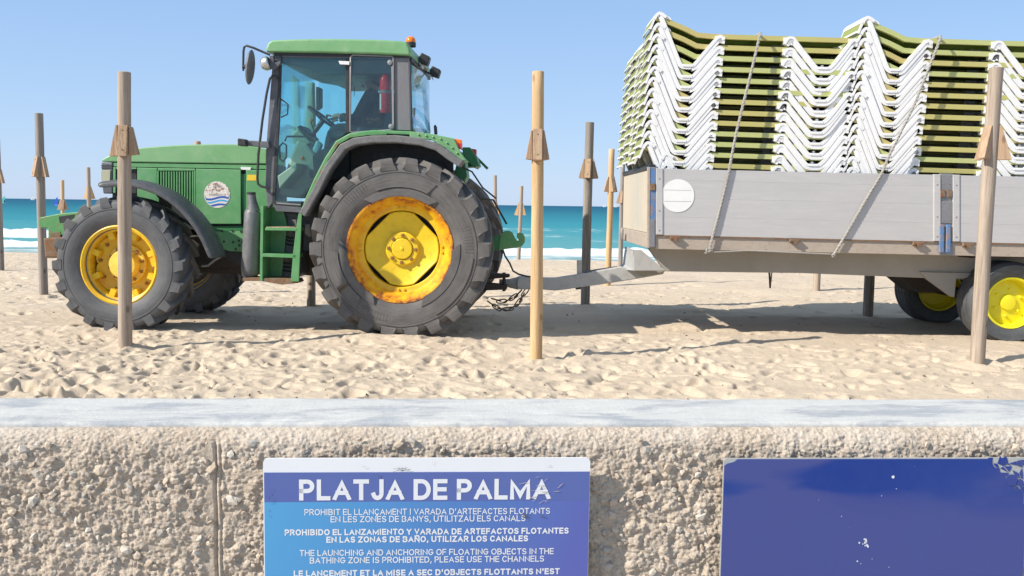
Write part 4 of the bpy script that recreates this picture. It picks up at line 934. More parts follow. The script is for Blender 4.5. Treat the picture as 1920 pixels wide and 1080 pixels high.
# windscreen
a0 = far([(520, 108)])[0]; a1 = far([(508, 290)])[0]
MB().prism([a0, (a0[0]+.012, a0[1]), (a1[0]+.012, a1[1]), a1], CY+.06, CI-.06).obj('windscreen', M['glass'], tr)
# bowed rear window with its frame
rw0 = far([(768, 118)])[0]; rw1 = far([(770, 247)])[0]
mb = MB(); ny = 12
for j in range(ny+1):
    s_ = j/ny; y_ = CY+.10+(CI-.08-CY-.08)*s_; bow = .17*math.sin(math.pi*min(1, s_*.5+.0) )*1.0
    bow = .05*math.sin(math.pi*s_)**.8
    mb.v += [(rw0[0]+bow*.75, y_, rw0[1]-.0), (rw1[0]+bow, y_, rw1[1])]
for j in range(ny): mb.f.append((2*j, 2*j+1, 2*j+3, 2*j+2))
o = mb.obj('rear_window', M['glass_side'], tr, True); sm = o.modifiers.new('solid', 'SOLIDIFY'); sm.thickness = .006
fx0 = P(791, 125, CI-.06); fx1 = P(803, 247, CI-.06)
MB().tube([P(766, 112, CI-.1), P(789, 122, CI-.10), P(794, 150, CI-.08), P(803, 247, CI-.06)], .027, 8).obj('rear_window_frame', M['black'], tr, True)
MB().tube([P(767, 116, CY+.08), P(771, 245, CY+.08)], .018, 8).obj('rear_window_frame', M['black'], tr, True)
# cab floor and lower body
MB().box(tx(505, 380, CY), tx(770, 300, CY), -.62, .62, 1.28, 1.36).obj('cab_floor', M['interior'], tr)
MB().box(tx(650, 300, CY), tx(770, 300, CY), -.50, .62, 1.36, tz(700, 262, CY)).obj('rear_bulkhead', M['interior'], tr, bev=.03)
MB().prism(TF.xz([(516, 105), (766, 110), (766, 128), (740, 138), (600, 140), (575, 128), (540, 122), (516, 112)], CY+.05), CY+.07, CI-.07).obj('roof_lining', worn('dim_roof_lining', (.10, .11, .10), (.13, .14, .13), bmp=0), tr, bev=.03)
# interior
IY = .15
hpanel('dash_console', [(540, 305), (556, 262), (575, 268), (598, 300), (590, 345), (560, 372), (520, 368)], M['beige'], IY-.25, .40, .03)
hpanel('instrument_cluster', [(545, 253), (558, 240), (584, 268), (571, 283)], M['beige'], IY-.2, .35, .02)
hpanel('instrument_hood', [(556, 238), (580, 262), (584, 258), (562, 234)], M['black'], IY-.21, .36, .01)
hpanel('control_column', [(571, 150), (588, 154), (592, 300), (582, 320), (573, 240)], M['beige'], .60, .08, .02)
hpanel('monitor_box', [(592, 162), (600, 164), (600, 200), (592, 206)], M['interior'], .5, .14, .01)
hpanel('vent_column', [(547, 140), (560, 150), (563, 270), (549, 270)], M['beige'], .62, .07, .015)
hpanel('front_tank', [(520, 330), (556, 305), (556, 318), (524, 354)], M['beige'], -.5, .5, .01)
swc = P(608, 223, .1); 
mb = MB(); Msw = Matrix.Translation(swc) @ Matrix.Rotation(R(38), 4, 'Y')
ring = [Msw @ Vector((.21*math.cos(a*math.pi/16), .21*math.sin(a*math.pi/16), 0)) for a in range(33)]
mb.tube(ring, .015, 8, False)
for a in (0, 2.1, 4.2): mb.tube([Msw @ Vector((0, 0, -.03)), Msw @ Vector((.2*math.cos(a), .2*math.sin(a), 0))], .01, 6)
mb.tube([Msw @ Vector((0, 0, -.03)), Msw @ Vector((0, 0, -.32))], .03, 8); mb.obj('steering_wheel', M['black'], tr, True)
for u, v in ((584, 226), (567, 296)): q = P(u, v, -.1); MB().sph(q, .02, 8).obj('lever_knob', M['amber'], tr, True)
MB().tube([P(583, 228, -.1), P(594, 262, -.05)], .008, 6).obj('lever', M['black'], tr)
hpanel('seat_cushion', [(668, 258), (715, 258), (722, 240), (668, 236)], M['seat'], -.26, .52, .03)
hpanel('seat_backrest', [(716, 262), (733, 262), (738, 170), (726, 168)], M['seat'], -.24, .48, .03)
hpanel('seat_base', [(675, 300), (715, 300), (712, 255), (680, 255)], M['interior'], -.18, .36, .02)
hpanel('armrest', [(612, 246), (652, 244), (652, 258), (616, 260)], M['interior'], -.55, .12, .02)
hpanel('side_console', [(585, 292), (630, 262), (655, 262), (655, 330), (590, 350)], M['interior'], -.58, .2, .02)
hpanel('paper_bag', [(584, 282), (593, 262), (603, 270), (595, 290)], worn('pale_blue_cloth', (.35, .55, .58), (.3, .5, .55), bmp=.2), -.5, .1, .02)
MB().tube([P(534, 265, CY+.04), P(538, 256, CY+.04), P(586, 256, CY+.04)], .010, 6).obj('door_grab_bar', M['black'], tr, True)
MB().tube([P(523, 184, CY+.03), P(533, 190, CY-.0), P(540, 196, CY+.0), P(539, 214, CY+.0), P(527, 220, CY+.03)], .008, 6).obj('door_pull', M['black'], tr, True)
pts3 = [P(u, v, CY+.03) for u, v in ((524, 275), (530, 268), (537, 272), (537, 295), (531, 303), (525, 298), (524, 275))]
MB().tube(pts3, .010, 6, False).obj('door_latch', M['black'], tr, True)
MB().tube([P(668, 105, .3), P(664, 180, .3)], .004, 6).obj('aerial_lead', M['black'], tr)
# handrail, mirrors, lamps
MB().tube([P(u, v, CY-.05) for u, v in ((520, 148), (518, 142), (511, 142), (506, 148), (500, 175), (492, 225), (484.5, 290), (482.5, 335), (484, 345), (490, 349.5), (505, 353))], .0125, 8).obj('handrail', M['black'], tr, True)
MB().tube([P(u, v, CY-.05) for u, v in ((506, 103), (476, 90), (462, 85.5), (458, 88), (456.5, 96), (456, 122))], .0115, 8).obj('mirror_arm', M['black'], tr, True)
q = P(469, 126, CY-.05); mb = MB().sph((0, 0, 0), 1, 12, (.038, .10, .175)); mb.xf(Matrix.Translation(q) @ Matrix.Rotation(R(6), 4, 'Y')); mb.obj('mirror', M['frame'], tr, True)
MB().tube([P(455, 125, CY-.05), P(466, 126, CY-.05)], .022, 8).obj('mirror_mount', M['black'], tr)
MB().tube([P(456, 119, CY-.05), P(456, 133, CY-.05)], .010, 8).obj('mirror_mount', M['black'], tr)
hpanel('side_lamp', [(445, 259), (460, 261), (461, 274), (445, 273)], M['black'], CY-.12, .10, .01)
hpanel('lamp_bar', [(459, 263), (503, 265), (505, 278), (461, 273)], M['frame'], CY-.06, .05, .008)
hl = P(500, 119, CY-.08); mb = MB().lathe([(.0001, -.06), (.05, -.05), (.07, -.02), (.07, .02), (.06, .03)], 20, (0, 0, 0), 'x'); mb.xf(Matrix.Translation(hl) @ Matrix.Rotation(R(-14), 4, 'Y')); mb.obj('work_lamp', M['chrome'], tr, True)
hpanel('lamp_bracket', [(505, 104), (512, 104), (514, 118), (526, 114), (526, 119), (514, 131), (505, 128)], M['frame'], CY-.07, .05, .004)
q = P(770, 80, 0); 
bc = MB().lathe([(.058, -.045), (.058, 0), (.05, .004)], 24, q, 'z').obj('beacon', M['black'], tr, True)
MB().lathe([(.053, 0), (.054, .02), (.046, .045), (.028, .062), (.0001, .068)], 24, q, 'z').obj('beacon_dome', M['amber'], bc, True)
for u, v, y, sc_ in ((796, 112, -.2, 1), (816, 136, .35, 1)):
    q = P(u, v, y); mb = MB(); mb.prism([(-.055, .05), (.05, .05), (.065, -.045), (-.03, -.055), (-.06, -.01)], -.06, .06); mb.xf(Matrix.Translation(q) @ Matrix.Rotation(R(25), 4, 'Y'))
    o = mb.obj('rear_work_light', M['black'], tr, bev=.012); mb = MB().box(-.01, .07, -.05, .05, -.058, -.05); mb.xf(Matrix.Translation(q) @ Matrix.Rotation(R(25+40), 4, 'Y') @ Matrix.Translation((0, 0, 0))); mb.obj('lamp_lens', M['chrome'], o)
MB().tube([P(770, 108, -.2), P(778, 122, -.1), P(790, 120, .1), P(799, 130, .3)], .02, 8).obj('light_bracket', M['rail'], tr, True)
MB().tube([P(780, 108, -.2), P(783, 125, -.2), P(797, 118, -.2)], .013, 8).obj('light_bracket', M['rail'], tr, True)
MB().tube([P(798, 134, .3), P(806, 138, .33), P(815, 136, .35)], .012, 8).obj('light_bracket', M['black'], tr, True)
hpanel('rear_wiper', [(776, 202), (779, 202), (777, 230), (773, 246), (770, 246), (773, 228)], M['steel'], -.55, .02, .002)
hpanel('exhaust_flap', [(813, 236), (816, 233), (819, 238), (820, 252), (814, 252)], M['plastic'], .8, .04, .008)
MB().tube([P(770, 245, CY+.1), P(803, 247, CI-.06)], .03, 8).obj('rear_sill', M['green'], tr)

# ---- fire extinguisher hanging on the window post
q = P(722, 212, CY+.10)
fe = tag(empty('fire_extinguisher', TF.M @ q, TY), 'red fire extinguisher strapped inside the rear side window of the tractor cab', 'extinguisher')
MB().lathe([(.0001, 0), (.052, 0), (.055, .01), (.055, .33), (.045, .36), (.02, .385), (.02, .40)], 24, (0, 0, 0), 'z').obj('cylinder', M['red'], fe, True)
MB().lathe([(.0575, .20), (.0575, .225)], 24, (0, 0, 0), 'z').obj('strap', M['steel'], fe, True)
MB().lathe([(.0562, .03), (.0562, .19)], 8, (0, 0, 0), 'z', R(200), R(235)).obj('label_sheet', M['white'], fe)
MB().box(-.02, .045, -.012, .012, .40, .425).obj('valve', M['black'], fe)

# ---- driver
def skin(name, verts, edges, radii, mat, parent, sub=1):
    me = bpy.data.meshes.new(name); me.from_pydata(verts, edges, []); me.materials.append(mat)
    o = bpy.data.objects.new(name, me); COL.objects.link(o); o.parent = parent
    sk = o.modifiers.new('skin', 'SKIN'); sk.use_smooth_shade = True
    for i, r_ in enumerate(radii):
        me.skin_vertices[0].data[i].radius = r_ if isinstance(r_, tuple) else (r_, r_)
    me.skin_vertices[0].data[0].use_root = True
    sb = o.modifiers.new('sub', 'SUBSURF'); sb.levels = sb.render_levels = sub
    return o
hip = P(705, 250, 0)
person = tag(empty('person', TF.M @ Vector((hip.x, 0, hip.z)), TY), 'driver in a dark sweatshirt seated in the tractor cab holding the steering wheel', 'person')
hd = P(697, 158, 0); hd = Vector((hd.x-hip.x, 0, hd.z-hip.z)); sw = swc-Vector((hip.x, 0, hip.z))
J = {'pel': (0, 0, 0), 'sp': (.0, 0, .17), 'ch': (-.01, 0, .36), 'nk': (hd.x+.02, 0, hd.z-.16), 'hb': (hd.x+.01, 0, hd.z-.06), 'hc': (hd.x, 0, hd.z+.01), 'ht': (hd.x+.005, 0, hd.z+.08)}
for s_, k in ((-1, 'L'), (1, 'R')):
    J['sh'+k] = (-.01, s_*.19, .40); J['el'+k] = (-.17, s_*.27, .12); J['wr'+k] = (sw.x+.20, s_*.17+.08, sw.z+.02); J['hn'+k] = (sw.x+.13, s_*.15+.09, sw.z+.0)
    J['hp'+k] = (-.03, s_*.10, -.01); J['kn'+k] = (-.44, s_*.15, .03); J['an'+k] = (-.52, s_*.15, -.40); J['to'+k] = (-.66, s_*.15, -.46)
names = list(J); ix = {k: i for i, k in enumerate(names)}
E_ = [('pel', 'sp'), ('sp', 'ch'), ('ch', 'nk'), ('nk', 'hb'), ('hb', 'hc'), ('hc', 'ht')]
for k in 'LR': E_ += [('ch', 'sh'+k), ('sh'+k, 'el'+k), ('el'+k, 'wr'+k), ('wr'+k, 'hn'+k), ('pel', 'hp'+k), ('hp'+k, 'kn'+k), ('kn'+k, 'an'+k), ('an'+k, 'to'+k)]
RAD = {'pel': .13, 'sp': .125, 'ch': .13, 'nk': .055, 'hb': .07, 'hc': .092, 'ht': .065, 'sh': .065, 'el': .042, 'wr': .028, 'hn': .035, 'hp': .09, 'kn': .06, 'an': .04, 'to': .035}
skin('body', [J[k] for k in names], [(ix[a], ix[b]) for a, b in E_], [RAD.get(k, RAD.get(k[:2])) for k in names], M['skin'], person, 2)
def sub(name, keys, edges, rad, mat):
    ks = list(keys); skin(name, [J[k] for k in ks], [(ks.index(a), ks.index(b)) for a, b in edges], [rad[k] if k in rad else rad[k[:2]] for k in ks], mat, person, 1)
J['wrL2'] = tuple(Vector(J['elL']).lerp(Vector(J['wrL']), .85)); J['wrR2'] = tuple(Vector(J['elR']).lerp(Vector(J['wrR']), .85)); J['nk2'] = (J['nk'][0]+.01, 0, J['nk'][2]-.06)
sub('sweatshirt', ['ch', 'sp', 'pel', 'nk2', 'shL', 'elL', 'wrL2', 'shR', 'elR', 'wrR2'], [('ch', 'sp'), ('sp', 'pel'), ('ch', 'nk2'), ('ch', 'shL'), ('shL', 'elL'), ('elL', 'wrL2'), ('ch', 'shR'), ('shR', 'elR'), ('elR', 'wrR2')],
    {'pel': .15, 'sp': .15, 'ch': .155, 'nk2': .085, 'sh': .085, 'el': .062, 'wr': .045}, M['clothes'])
sub('trousers', ['pel', 'hpL', 'knL', 'anL', 'hpR', 'knR', 'anR'], [('pel', 'hpL'), ('hpL', 'knL'), ('knL', 'anL'), ('pel', 'hpR'), ('hpR', 'knR'), ('knR', 'anR')], {'pel': .14, 'hp': .11, 'kn': .08, 'an': .055}, M['trousers'])
mb = MB().sph((hd.x+.018, 0, hd.z+.045), .10, 10, (1, .88, .85)); mb.obj('hair', M['hair'], person, True)
mb = MB()
mb.prism([(hd.x-.088, hd.z+.01), (hd.x-.125, hd.z-.025), (hd.x-.088, hd.z-.04)], -.014, .014); mb.obj('nose', M['skin'], person, bev=.006)
for s_ in (-1, 1):
    MB().sph((hd.x+.01, s_*.088, hd.z-.01), .03, 6, (.8, .35, 1.1)).obj('ear', M['skin'], person, True)
    MB().sph((hd.x-.082, s_*.033, hd.z+.012), .014, 6).obj('eye', M['white'], person, True)
    mb = MB()
    for f_ in range(4):
        b0 = Vector(J['hn'+('L' if s_ < 0 else 'R')]); o_ = (f_-1.5)*.02
        mb.tube([b0+Vector((-.02, o_, .02)), b0+Vector((-.055, o_, .028)), b0+Vector((-.072, o_, .0)), b0+Vector((-.058, o_, -.022))], [.010, .0095, .009, .007], 6)
    mb.tube([b0+Vector((0, -s_*.035, 0)), b0+Vector((-.03, -s_*.045, -.01)), b0+Vector((-.055, -s_*.035, -.015))], [.012, .010, .008], 6)
    mb.obj('fingers', M['skin'], person, True)
MB().tube([(hd.x-.086, -.02, hd.z-.058), (hd.x-.093, 0, hd.z-.056), (hd.x-.086, .02, hd.z-.058)], .005, 6).obj('mouth', worn('lips', (.35, .13, .10), (.3, .1, .08), bmp=0), person, True)
for s_ in (-1, 1): MB().box(-.70, -.48, s_*.15-.05, s_*.15+.05, -.50, -.41).obj('shoe', M['black'], person, bev=.03, seg=3)
# ================================================================ TRAILER
NY = 9.50; FYt = 11.85
W_ = WORLD
org = Vector((5.15, 10.7, 0))
LF = Frame(org, 0); T = LF.p; ny = NY-org.y; fy = FYt-org.y
trl = tag(empty('farm_trailer', org), 'long grey flatbed trailer with dropside aluminium boards, loaded with stacked sun loungers', 'trailer')
def tp(name, pts, mat, y=None, t=.03, bev=.004, parent=None):
    y = ny if y is None else y
    return MB().prism(LF.xz(pts, y), y, y+t).obj(name, mat, parent or trl, bev=bev)
# boards made of planks
def board(ua, ub, va0, va1, vb0, vb1, name='side_board'):
    e = empty(name, (0, 0, 0), 0, trl); N = 4; fr = [0, .17, .44, .72, 1.0]
    for i in range(N):
        f0, f1 = fr[i], fr[i+1]; g = .5
        pts = [(ua, va0+(va1-va0)*f0+ (g if i else 0)*.0), (ub, vb0+(vb1-vb0)*f0+0), (ub, vb0+(vb1-vb0)*f1-g*.2), (ua, va0+(va1-va0)*f1-g*.2)]
        tp('plank', pts, M['alu'], ny-.012, .035, .0008, e)
    return e
# straight lines measured on the near face: top (1228,314)->(1920,330); bottom (1228,441)->(1920,457)
top = lambda u: 314+(u-1228)*.0222; bot = lambda u: 441+(u-1228)*.0232
EU = 2750
b1 = board(1243, 1751, top(1243)+2, bot(1243), top(1751)+2, bot(1751))
b2 = board(1800, EU, top(1800)+2, bot(1800), top(EU)+2, bot(EU))
for u0, u1 in ((1230, 1243), (1751, 1764), (1787, 1800)):
    tp('board_cap', [(u0, top(u0)+1), (u1, top(u1)+1), (u1, bot(u1)-1), (u0, bot(u0)-1)], M['alu'], ny-.022, .04, .005)
    for v_ in (335, 395, 432): 
        q = T((u0+u1)/2, v_+(u0-1228)*.022, ny-.023); MB().lathe([(.0001, -.004), (.007, -.003), (.008, 0)], 8, (q.x, ny-.022, q.z)).obj('rivet', M['steel'], trl)
# corner post (blue and rust) and middle post
cp = tp('corner_post', [(1216, 313), (1229.5, 313.5), (1229.5, 464), (1215, 465)], M['blue'], ny-.015, .09, .006)
tp('post_flange', [(1214, 313), (1219, 313), (1218, 465), (1213.5, 465)], M['rail'], ny-.020, .03, .003)
tp('post_latch', [(1219, 344), (1229, 344), (1229, 357), (1219, 357)], M['iron'], ny-.028, .02, .004)
tp('lower_post', [(1217, 411), (1228, 411), (1228, 463), (1216, 463)], M['steel'], ny-.018, .02, .004)
mp = tp('middle_post', [(1764, 325), (1787, 325.5), (1787, 479), (1762, 478)], M['steel'], ny-.004, .05, .004)
tp('latch_plate', [(1764, 327), (1787, 327.5), (1787, 370), (1765, 370)], M['steel'], ny-.014, .02, .003)
tp('latch_plate', [(1763, 377), (1786, 377.5), (1785, 419), (1763, 418)], M['steel'], ny-.014, .02, .003)
for u_ in (1767, 1780): tp('rust_block', [(u_-3, 356), (u_+5, 356), (u_+5, 369), (u_-3, 369)], M['iron'], ny-.026, .02, .002)
for u_ in (1766.5, 1779): tp('blue_lug', [(u_-4, 421), (u_+4.5, 421), (u_+4, 474), (u_-5, 474)], M['blue'], ny-.030, .03, .008)
for u_ in (1769, 1781):
    for v_ in (330, 345, 381, 413): q = T(u_, v_, ny-.015); MB().lathe([(.0001, -.004), (.007, -.003), (.008, 0)], 8, (q.x, ny-.014, q.z)).obj('rivet', M['steel'], trl)
# white disc
q = T(1271, 367, ny-.02); MB().prism([(q.x+.165*math.cos(a*math.pi/30), q.z+.165*math.sin(a*math.pi/30)) for a in range(60)], ny-.0165, ny-.014).obj('white_disc', M['disc'], trl)
for v_ in (356.5, 377.5): tp('disc_seam', [(1245, v_-.5), (1296, v_), (1296, v_+.6), (1245, v_+.1)], M['steel'], ny-.0172, .001, 0)
# far side board, front board
X0 = T(1222, 380, ny).x; X1 = T(EU, 380, ny).x
zt = T(1222, 314, ny).z; zb = T(1222, 441, ny).z; zf = T(1222, 466, ny).z
DZ = (T(1920, 457, ny).z - T(1222, 441, ny).z)/(T(1920, 457, ny).x-X0)   # the bed's slight fall to the rear
MB().prism([(X0, zt), (X1, zt+DZ*(X1-X0)), (X1, zb+DZ*(X1-X0)), (X0, zb)], fy-.03, fy).obj('far_side_board', M['alu'], trl)
MB().box(X0-.012, X0+.03, ny+.075, fy, zb+.02, zt-.01).obj('front_board', M['panel_end'], trl, bev=.004)
MB().box(X0-.03, X0+.04, ny+.075, fy+.01, zt-.012, zt+.035).obj('front_board_rim', M['black'], trl, bev=.008)
MB().box(X0-.035, X0+.05, ny+.07, fy, zf+.004, zb+.017).obj('front_sill', M['rail'], trl, bev=.006)
MB().box(X1-.03, X1, ny+.03, fy-.03, zb+DZ*(X1-X0), zt+DZ*(X1-X0)).obj('tail_board', M['alu'], trl)
# bed frame rail
tp('frame_rail', [(1229, bot(1229)), (EU, bot(EU)), (EU, bot(EU)+24), (1229, 467)], M['rail'], ny+.002, .09, .005)
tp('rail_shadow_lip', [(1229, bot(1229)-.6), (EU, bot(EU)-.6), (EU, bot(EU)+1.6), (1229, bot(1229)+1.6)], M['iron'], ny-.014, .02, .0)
MB().prism([(X0+.03, zf+.03), (X1, zf+.03+DZ*(X1-X0)), (X1, zb-.03+DZ*(X1-X0)), (X0+.03, zb-.03)], ny+.07, fy-.03).obj('bed_floor', M['beam'], trl)
MB().prism([(X0, zf), (X1, zf+DZ*(X1-X0)), (X1, zb+DZ*(X1-X0)), (X0, zb)], fy-.029, fy-.001).obj('far_frame_rail', M['rail'], trl)
for u_ in (1265, 1490, 1722, 1815, 2010):
    v_ = bot(u_)+6
    tp('latch', [(u_-8, v_-5), (u_+11, v_-4), (u_+11, v_-1), (u_+6, v_), (u_+6, v_+5), (u_-1, v_+4), (u_-2, v_), (u_-9, v_+1)], M['iron'], ny-.045, .05, .004)
# main chassis beam (set in from the side) and axle brackets
cb = ny+.42
tp('chassis_beam', [(1206, 452), (EU, 480), (EU, 560), (1750, 522), (1500, 512), (1247, 509)], M['beam'], cb, .10, .006)
tp('chassis_beam', [(1206, 452), (EU, 480), (EU, 560), (1750, 522), (1500, 512), (1247, 509)], M['beam'], fy-.55, .10, .006)
br = [(1698, 517), (1740, 518), (1786, 557), (1792, 557), (1792, 520), (1900, 522), (1930, 560), (2010, 520), (2010, 508), (1698, 508)]
tp('axle_bracket', [(1725, 510), (1838, 512), (1838, 520), (1793, 522), (1790, 557), (1783, 556), (1736, 522)], M['beam'], cb-.03, .05, .004)
tp('toolbox', [(1686, 518), (1740, 518), (1770, 549), (1724, 549)], M['underside'], cb+.5, .5, .006)
wx = T(1897, 567, -.93+.0).x
for y_ in (ny+.27, fy-.27): pass
AX = T(1897, 567, ny+.13).x; AZ = .415
MB().tube([(AX, ny+.35, AZ), (AX, fy-.35, AZ)], .06, 12).obj('axle', M['underside'], trl, True)
# trailer wheels
def smooth_tyre(Ro, w, rr):
    mb = MB(); h = w/2
    prof = [(rr-.01, -h*.7), (rr+.02, -h*.86), (rr+.07, -h*.98), (rr+.12, -h*1.0), (rr+.125, -h*1.02), (rr+.135, -h*1.02), (rr+.14, -h*1.0), (Ro-.06, -h*.96), (Ro-.02, -h*.84), (Ro-.004, -h*.72)]
    half = list(prof)
    for g in (-.6, -.3, 0): half += [(Ro, -h*(-g)-h*.1 if g else -h*.12), (Ro, -h*(-g)+h*.06 if g else -h*.03), (Ro-.016, -h*(-g)+h*.08 if g else -.001)]
    half = prof + [(Ro, -h*.66), (Ro, -h*.46), (Ro-.015, -h*.44), (Ro-.015, -h*.38), (Ro, -h*.36), (Ro+.002, -h*.06), (Ro-.014, -h*.04)]
    mb.lathe(half+[(r_, -a) for r_, a in half[::-1]], 80); return mb
TW = .40
tt_ = smooth_tyre(.425, TW, .255).mesh('tyre', M['tyre2'], True, 30)
trm = MB().lathe([(.24, -.13), (.245, -.165), (.262, -.172), (.268, -.162), (.262, -.152), (.243, -.12), (.238, -.07), (.228, -.052), (.15, -.075), (.10, -.078), (.085, -.084), (.075, -.106), (.03, -.112), (.0001, -.112)], 64).mesh('rim', M['rimt'], True, 28)
trb = MB().lathe([(.262, .17), (.245, .16), (.235, .05), (.2, .0), (.0001, .0)], 48).mesh('rim_back', M['rimt'], True, 28)
tnut = MB().lathe([(.014, .01), (.014, -.012), (.009, -.016), (.0001, -.016)], 6).mesh('wheel_nut', M['rimt'])
def tw(loc, flip):
    w_ = empty('trailer_wheel', loc, math.pi if flip else 0, trl); put('tyre', tt_, w_); put('rim', trm, w_); put('rim_back', trb, w_)
    for i in range(6): a = math.pi*i/3+.4; put('wheel_nut', tnut, w_, loc=(.14*math.cos(a), -.083, .14*math.sin(a)))
tw((AX, ny+.30, AZ), False); tw((AX, fy-.42, AZ), True)
tw((AX+1.25, ny+.30, AZ), False); tw((AX+1.25, fy-.42, AZ), True)
tp('mudguard_plate', [(1822, 484), (1840, 474), (1960, 478), (1990, 492), (1960, 486), (1845, 482)], M['underside'], ny+.1, .4, .004)
# head stock & drawbar
my = (ny+fy)/2
hs = lambda name, pts, y0, t, mat=M['drawbar'], bev=.008: tp(name, pts, mat, y0, t, bev)
nyb = ny+.42
hs('head_plate', [(1172, 468), (1202, 468.5), (1247, 508), (1188, 508), (1189, 470)], nyb-.012, .05)
mb = MB()
# tapered head box: outer face plus the front slope
A = lambda u, v, y: T(u, v, y)
f0 = [A(1189, 469, nyb-.02), A(1203, 469, nyb-.02), A(1247, 507, nyb-.02), A(1189, 507, nyb-.02)]
mb.add([*f0, A(1172, 462, my+.3), A(1168, 494, my+.3), A(1160, 500, my+.2), A(1166, 505, my)], [(0, 1, 2, 3), (4, 0, 3, 5), (5, 3, 7, 6)])
o = mb.obj('head_box', M['drawbar'], trl); sm = o.modifiers.new('solid', 'SOLIDIFY'); sm.thickness = .01
hs('drawbar', [(972, 522), (985, 520), (1030, 521), (1042, 521), (1100, 512), (1165, 500), (1189, 507), (1247, 507), (1244, 514), (1205, 521), (1150, 530), (1060, 543), (1040, 545), (1018, 543), (985, 543), (972, 540)], my-.28, .10, bev=.01)
hs('drawbar', [(1042, 521), (1100, 512), (1165, 500), (1165, 525), (1060, 540)], my+.20, .08, bev=.01)
hs('drawbar_gusset', [(1188, 508), (1246, 508), (1206, 520)], my-.29, .02, M['beam'], 0)
hs('drawbar_top_edge', [(1096, 512), (1162, 502), (1162, 504), (1096, 514)], my-.26, .30, M['underside'], 0)
hs('drawbar_neck', [(970, 523), (974, 520), (1000, 520), (1000, 543), (974, 543), (969, 538)], my-.32, .24, bev=.012)
mb = MB().tube([T(972, 531, my-.2), T(955, 531, my-.2), T(945, 529, my-.2), T(936, 528, my-.2)], [.075, .05, .035, .03], 12); mb.obj('towing_eye', M['drawbar'], trl, True)
hs('parking_stand', [(1082, 488), (1091, 488), (1091, 515), (1082, 516)], my-.24, .05, M['drawbar'], .004)
hs('stand_foot', [(1080, 539), (1090, 538), (1090, 542), (1080, 543)], my-.26, .1, M['underside'], 0)
# tow chain: individual links
cm = worn('chain_iron', (.13, .11, .09), (.2, .16, .12), None, .7, 20, rust=.3)
lk = MB(); ring = [(.028*math.cos(a*math.pi/6)*1.0+(.016 if math.cos(a*math.pi/6) > 0 else -.016), 0, .017*math.sin(a*math.pi/6)) for a in range(12)]
lk.tube([Vector(q)*1.35 for q in ring+[ring[0]]], .0072, 6, False); link = lk.mesh('chain_link', cm, True)
def chain(uv, y):
    pts = [T(u, v, y) for u, v in uv]; seg = []
    for i in range(len(pts)-1):
        for k in range(12): seg.append(pts[i].lerp(pts[i+1], k/12))
    seg.append(pts[-1]); acc = 0; last = seg[0]; cnt_ = 0
    for a, b in zip(seg, seg[1:]):
        acc += (b-a).length
        if acc >= .068:
            acc -= .068; d = (b-a).normalized(); o_ = put('chain_link', link, trl); o_.location = a
            qm = d.to_track_quat('X', 'Z').to_matrix().to_4x4() @ Matrix.Rotation(R(25 if cnt_ % 2 else 80), 4, 'X'); o_.rotation_euler = qm.to_euler(); cnt_ += 1
chain([(921, 556), (930, 562), (940, 565), (950, 564), (960, 559), (970, 552), (977, 545)], my-.2)
chain([(914, 562), (922, 570), (932, 577), (944, 580), (956, 579), (968, 572), (976, 562), (983, 550), (987, 545)], my-.24)
MB().tube([T(u, v, my-.3) for u, v in ((942, 466), (947, 480), (956, 494), (962, 508), (972, 514), (985, 517.5), (1000, 520))], .010, 8).obj('air_hose', M['black'], trl, True)
MB().tube([T(1442, 508, my), T(1443, 520, my), T(1444, 540, my)], .010, 6).obj('hanging_strap', M['black'], trl)
MB().tube([T(1447, 508, my), T(1446, 522, my), T(1444, 540, my)], .008, 6).obj('hanging_strap', M['rope'], trl)

# ================================================================ SUN LOUNGERS
LW = .545
def arm_set(path, web, name_y0, flip=False):
    """channel section: bright top flange plus a deep web"""
    mb = MB(); return mb
def shifted(path, t):
    n_ = len(path); out = []
    for i in range(n_):
        a = path[max(i-1, 0)]; b = path[min(i+1, n_-1)]; dx, dz = b[0]-a[0], b[1]-a[1]; l = math.hypot(dx, dz) or 1; out.append((path[i][0]+dz/l*t, path[i][1]-dx/l*t))
    return out
def make_leg(path, y_face, into, kf, thin=0):
    """one V leg: bright top flange and a side web; kf is the index of the foot, where the web gets deeper"""
    mb = MB(); y0, y1 = sorted((y_face, y_face+into*.080)); mb.band(path[thin:kf+1], .024, y0, y1); mb.band(path[kf:], .032, y0, y1)
    if thin: w0, w1 = sorted((y_face+into*.002, y_face+into*.022)); mb.band(path[:thin+1], .020, w0, w1)
    for (a, b, s0, dep) in ((thin, kf+1, .010, .036 if thin else .050), (kf, len(path), .012, .053)):
        for o0, o1 in ((.004, .016), (.066, .078)):
            w0, w1 = sorted((y_face+into*o0, y_face+into*o1)); mb.band(shifted(path, s0)[a:b], dep, w0, w1)
    return mb
def cr(path, n_=5):
    out = []
    for i in range(len(path)-1):
        p0 = Vector(path[max(i-1, 0)]); p1 = Vector(path[i]); p2 = Vector(path[i+1]); p3 = Vector(path[min(i+2, len(path)-1)])
        for k in range(n_):
            t_ = k/n_; out.append(tuple(.5*((2*p1)+(p2-p0)*t_+(2*p0-5*p1+4*p2-p3)*t_*t_+(3*p1-p0-3*p2+p3)*t_**3)))
    out.append(tuple(path[-1])); return out
V1 = [(-.012, .362), (.005, .405), (.040, .490), (.080, .522), (.118, .492), (.30, .075), (.335, .022), (.352, .018), (.418, .018), (.440, .030), (.47, .066), (.63, .262), (.675, .305), (.715, .312), (.752, .278)]
V2 = [(1.335, .240), (1.365, .292), (1.40, .312), (1.445, .300), (1.49, .245), (1.65, .060), (1.685, .022), (1.705, .018), (1.785, .018), (1.808, .030), (1.85, .075), (1.97, .24), (2.01, .292), (2.05, .305), (2.085, .285)]
rail_path = [(.06, .492), (.20, .452), (.35, .395), (.48, .335), (.62, .325), (1.2, .317), (2.05, .310)]
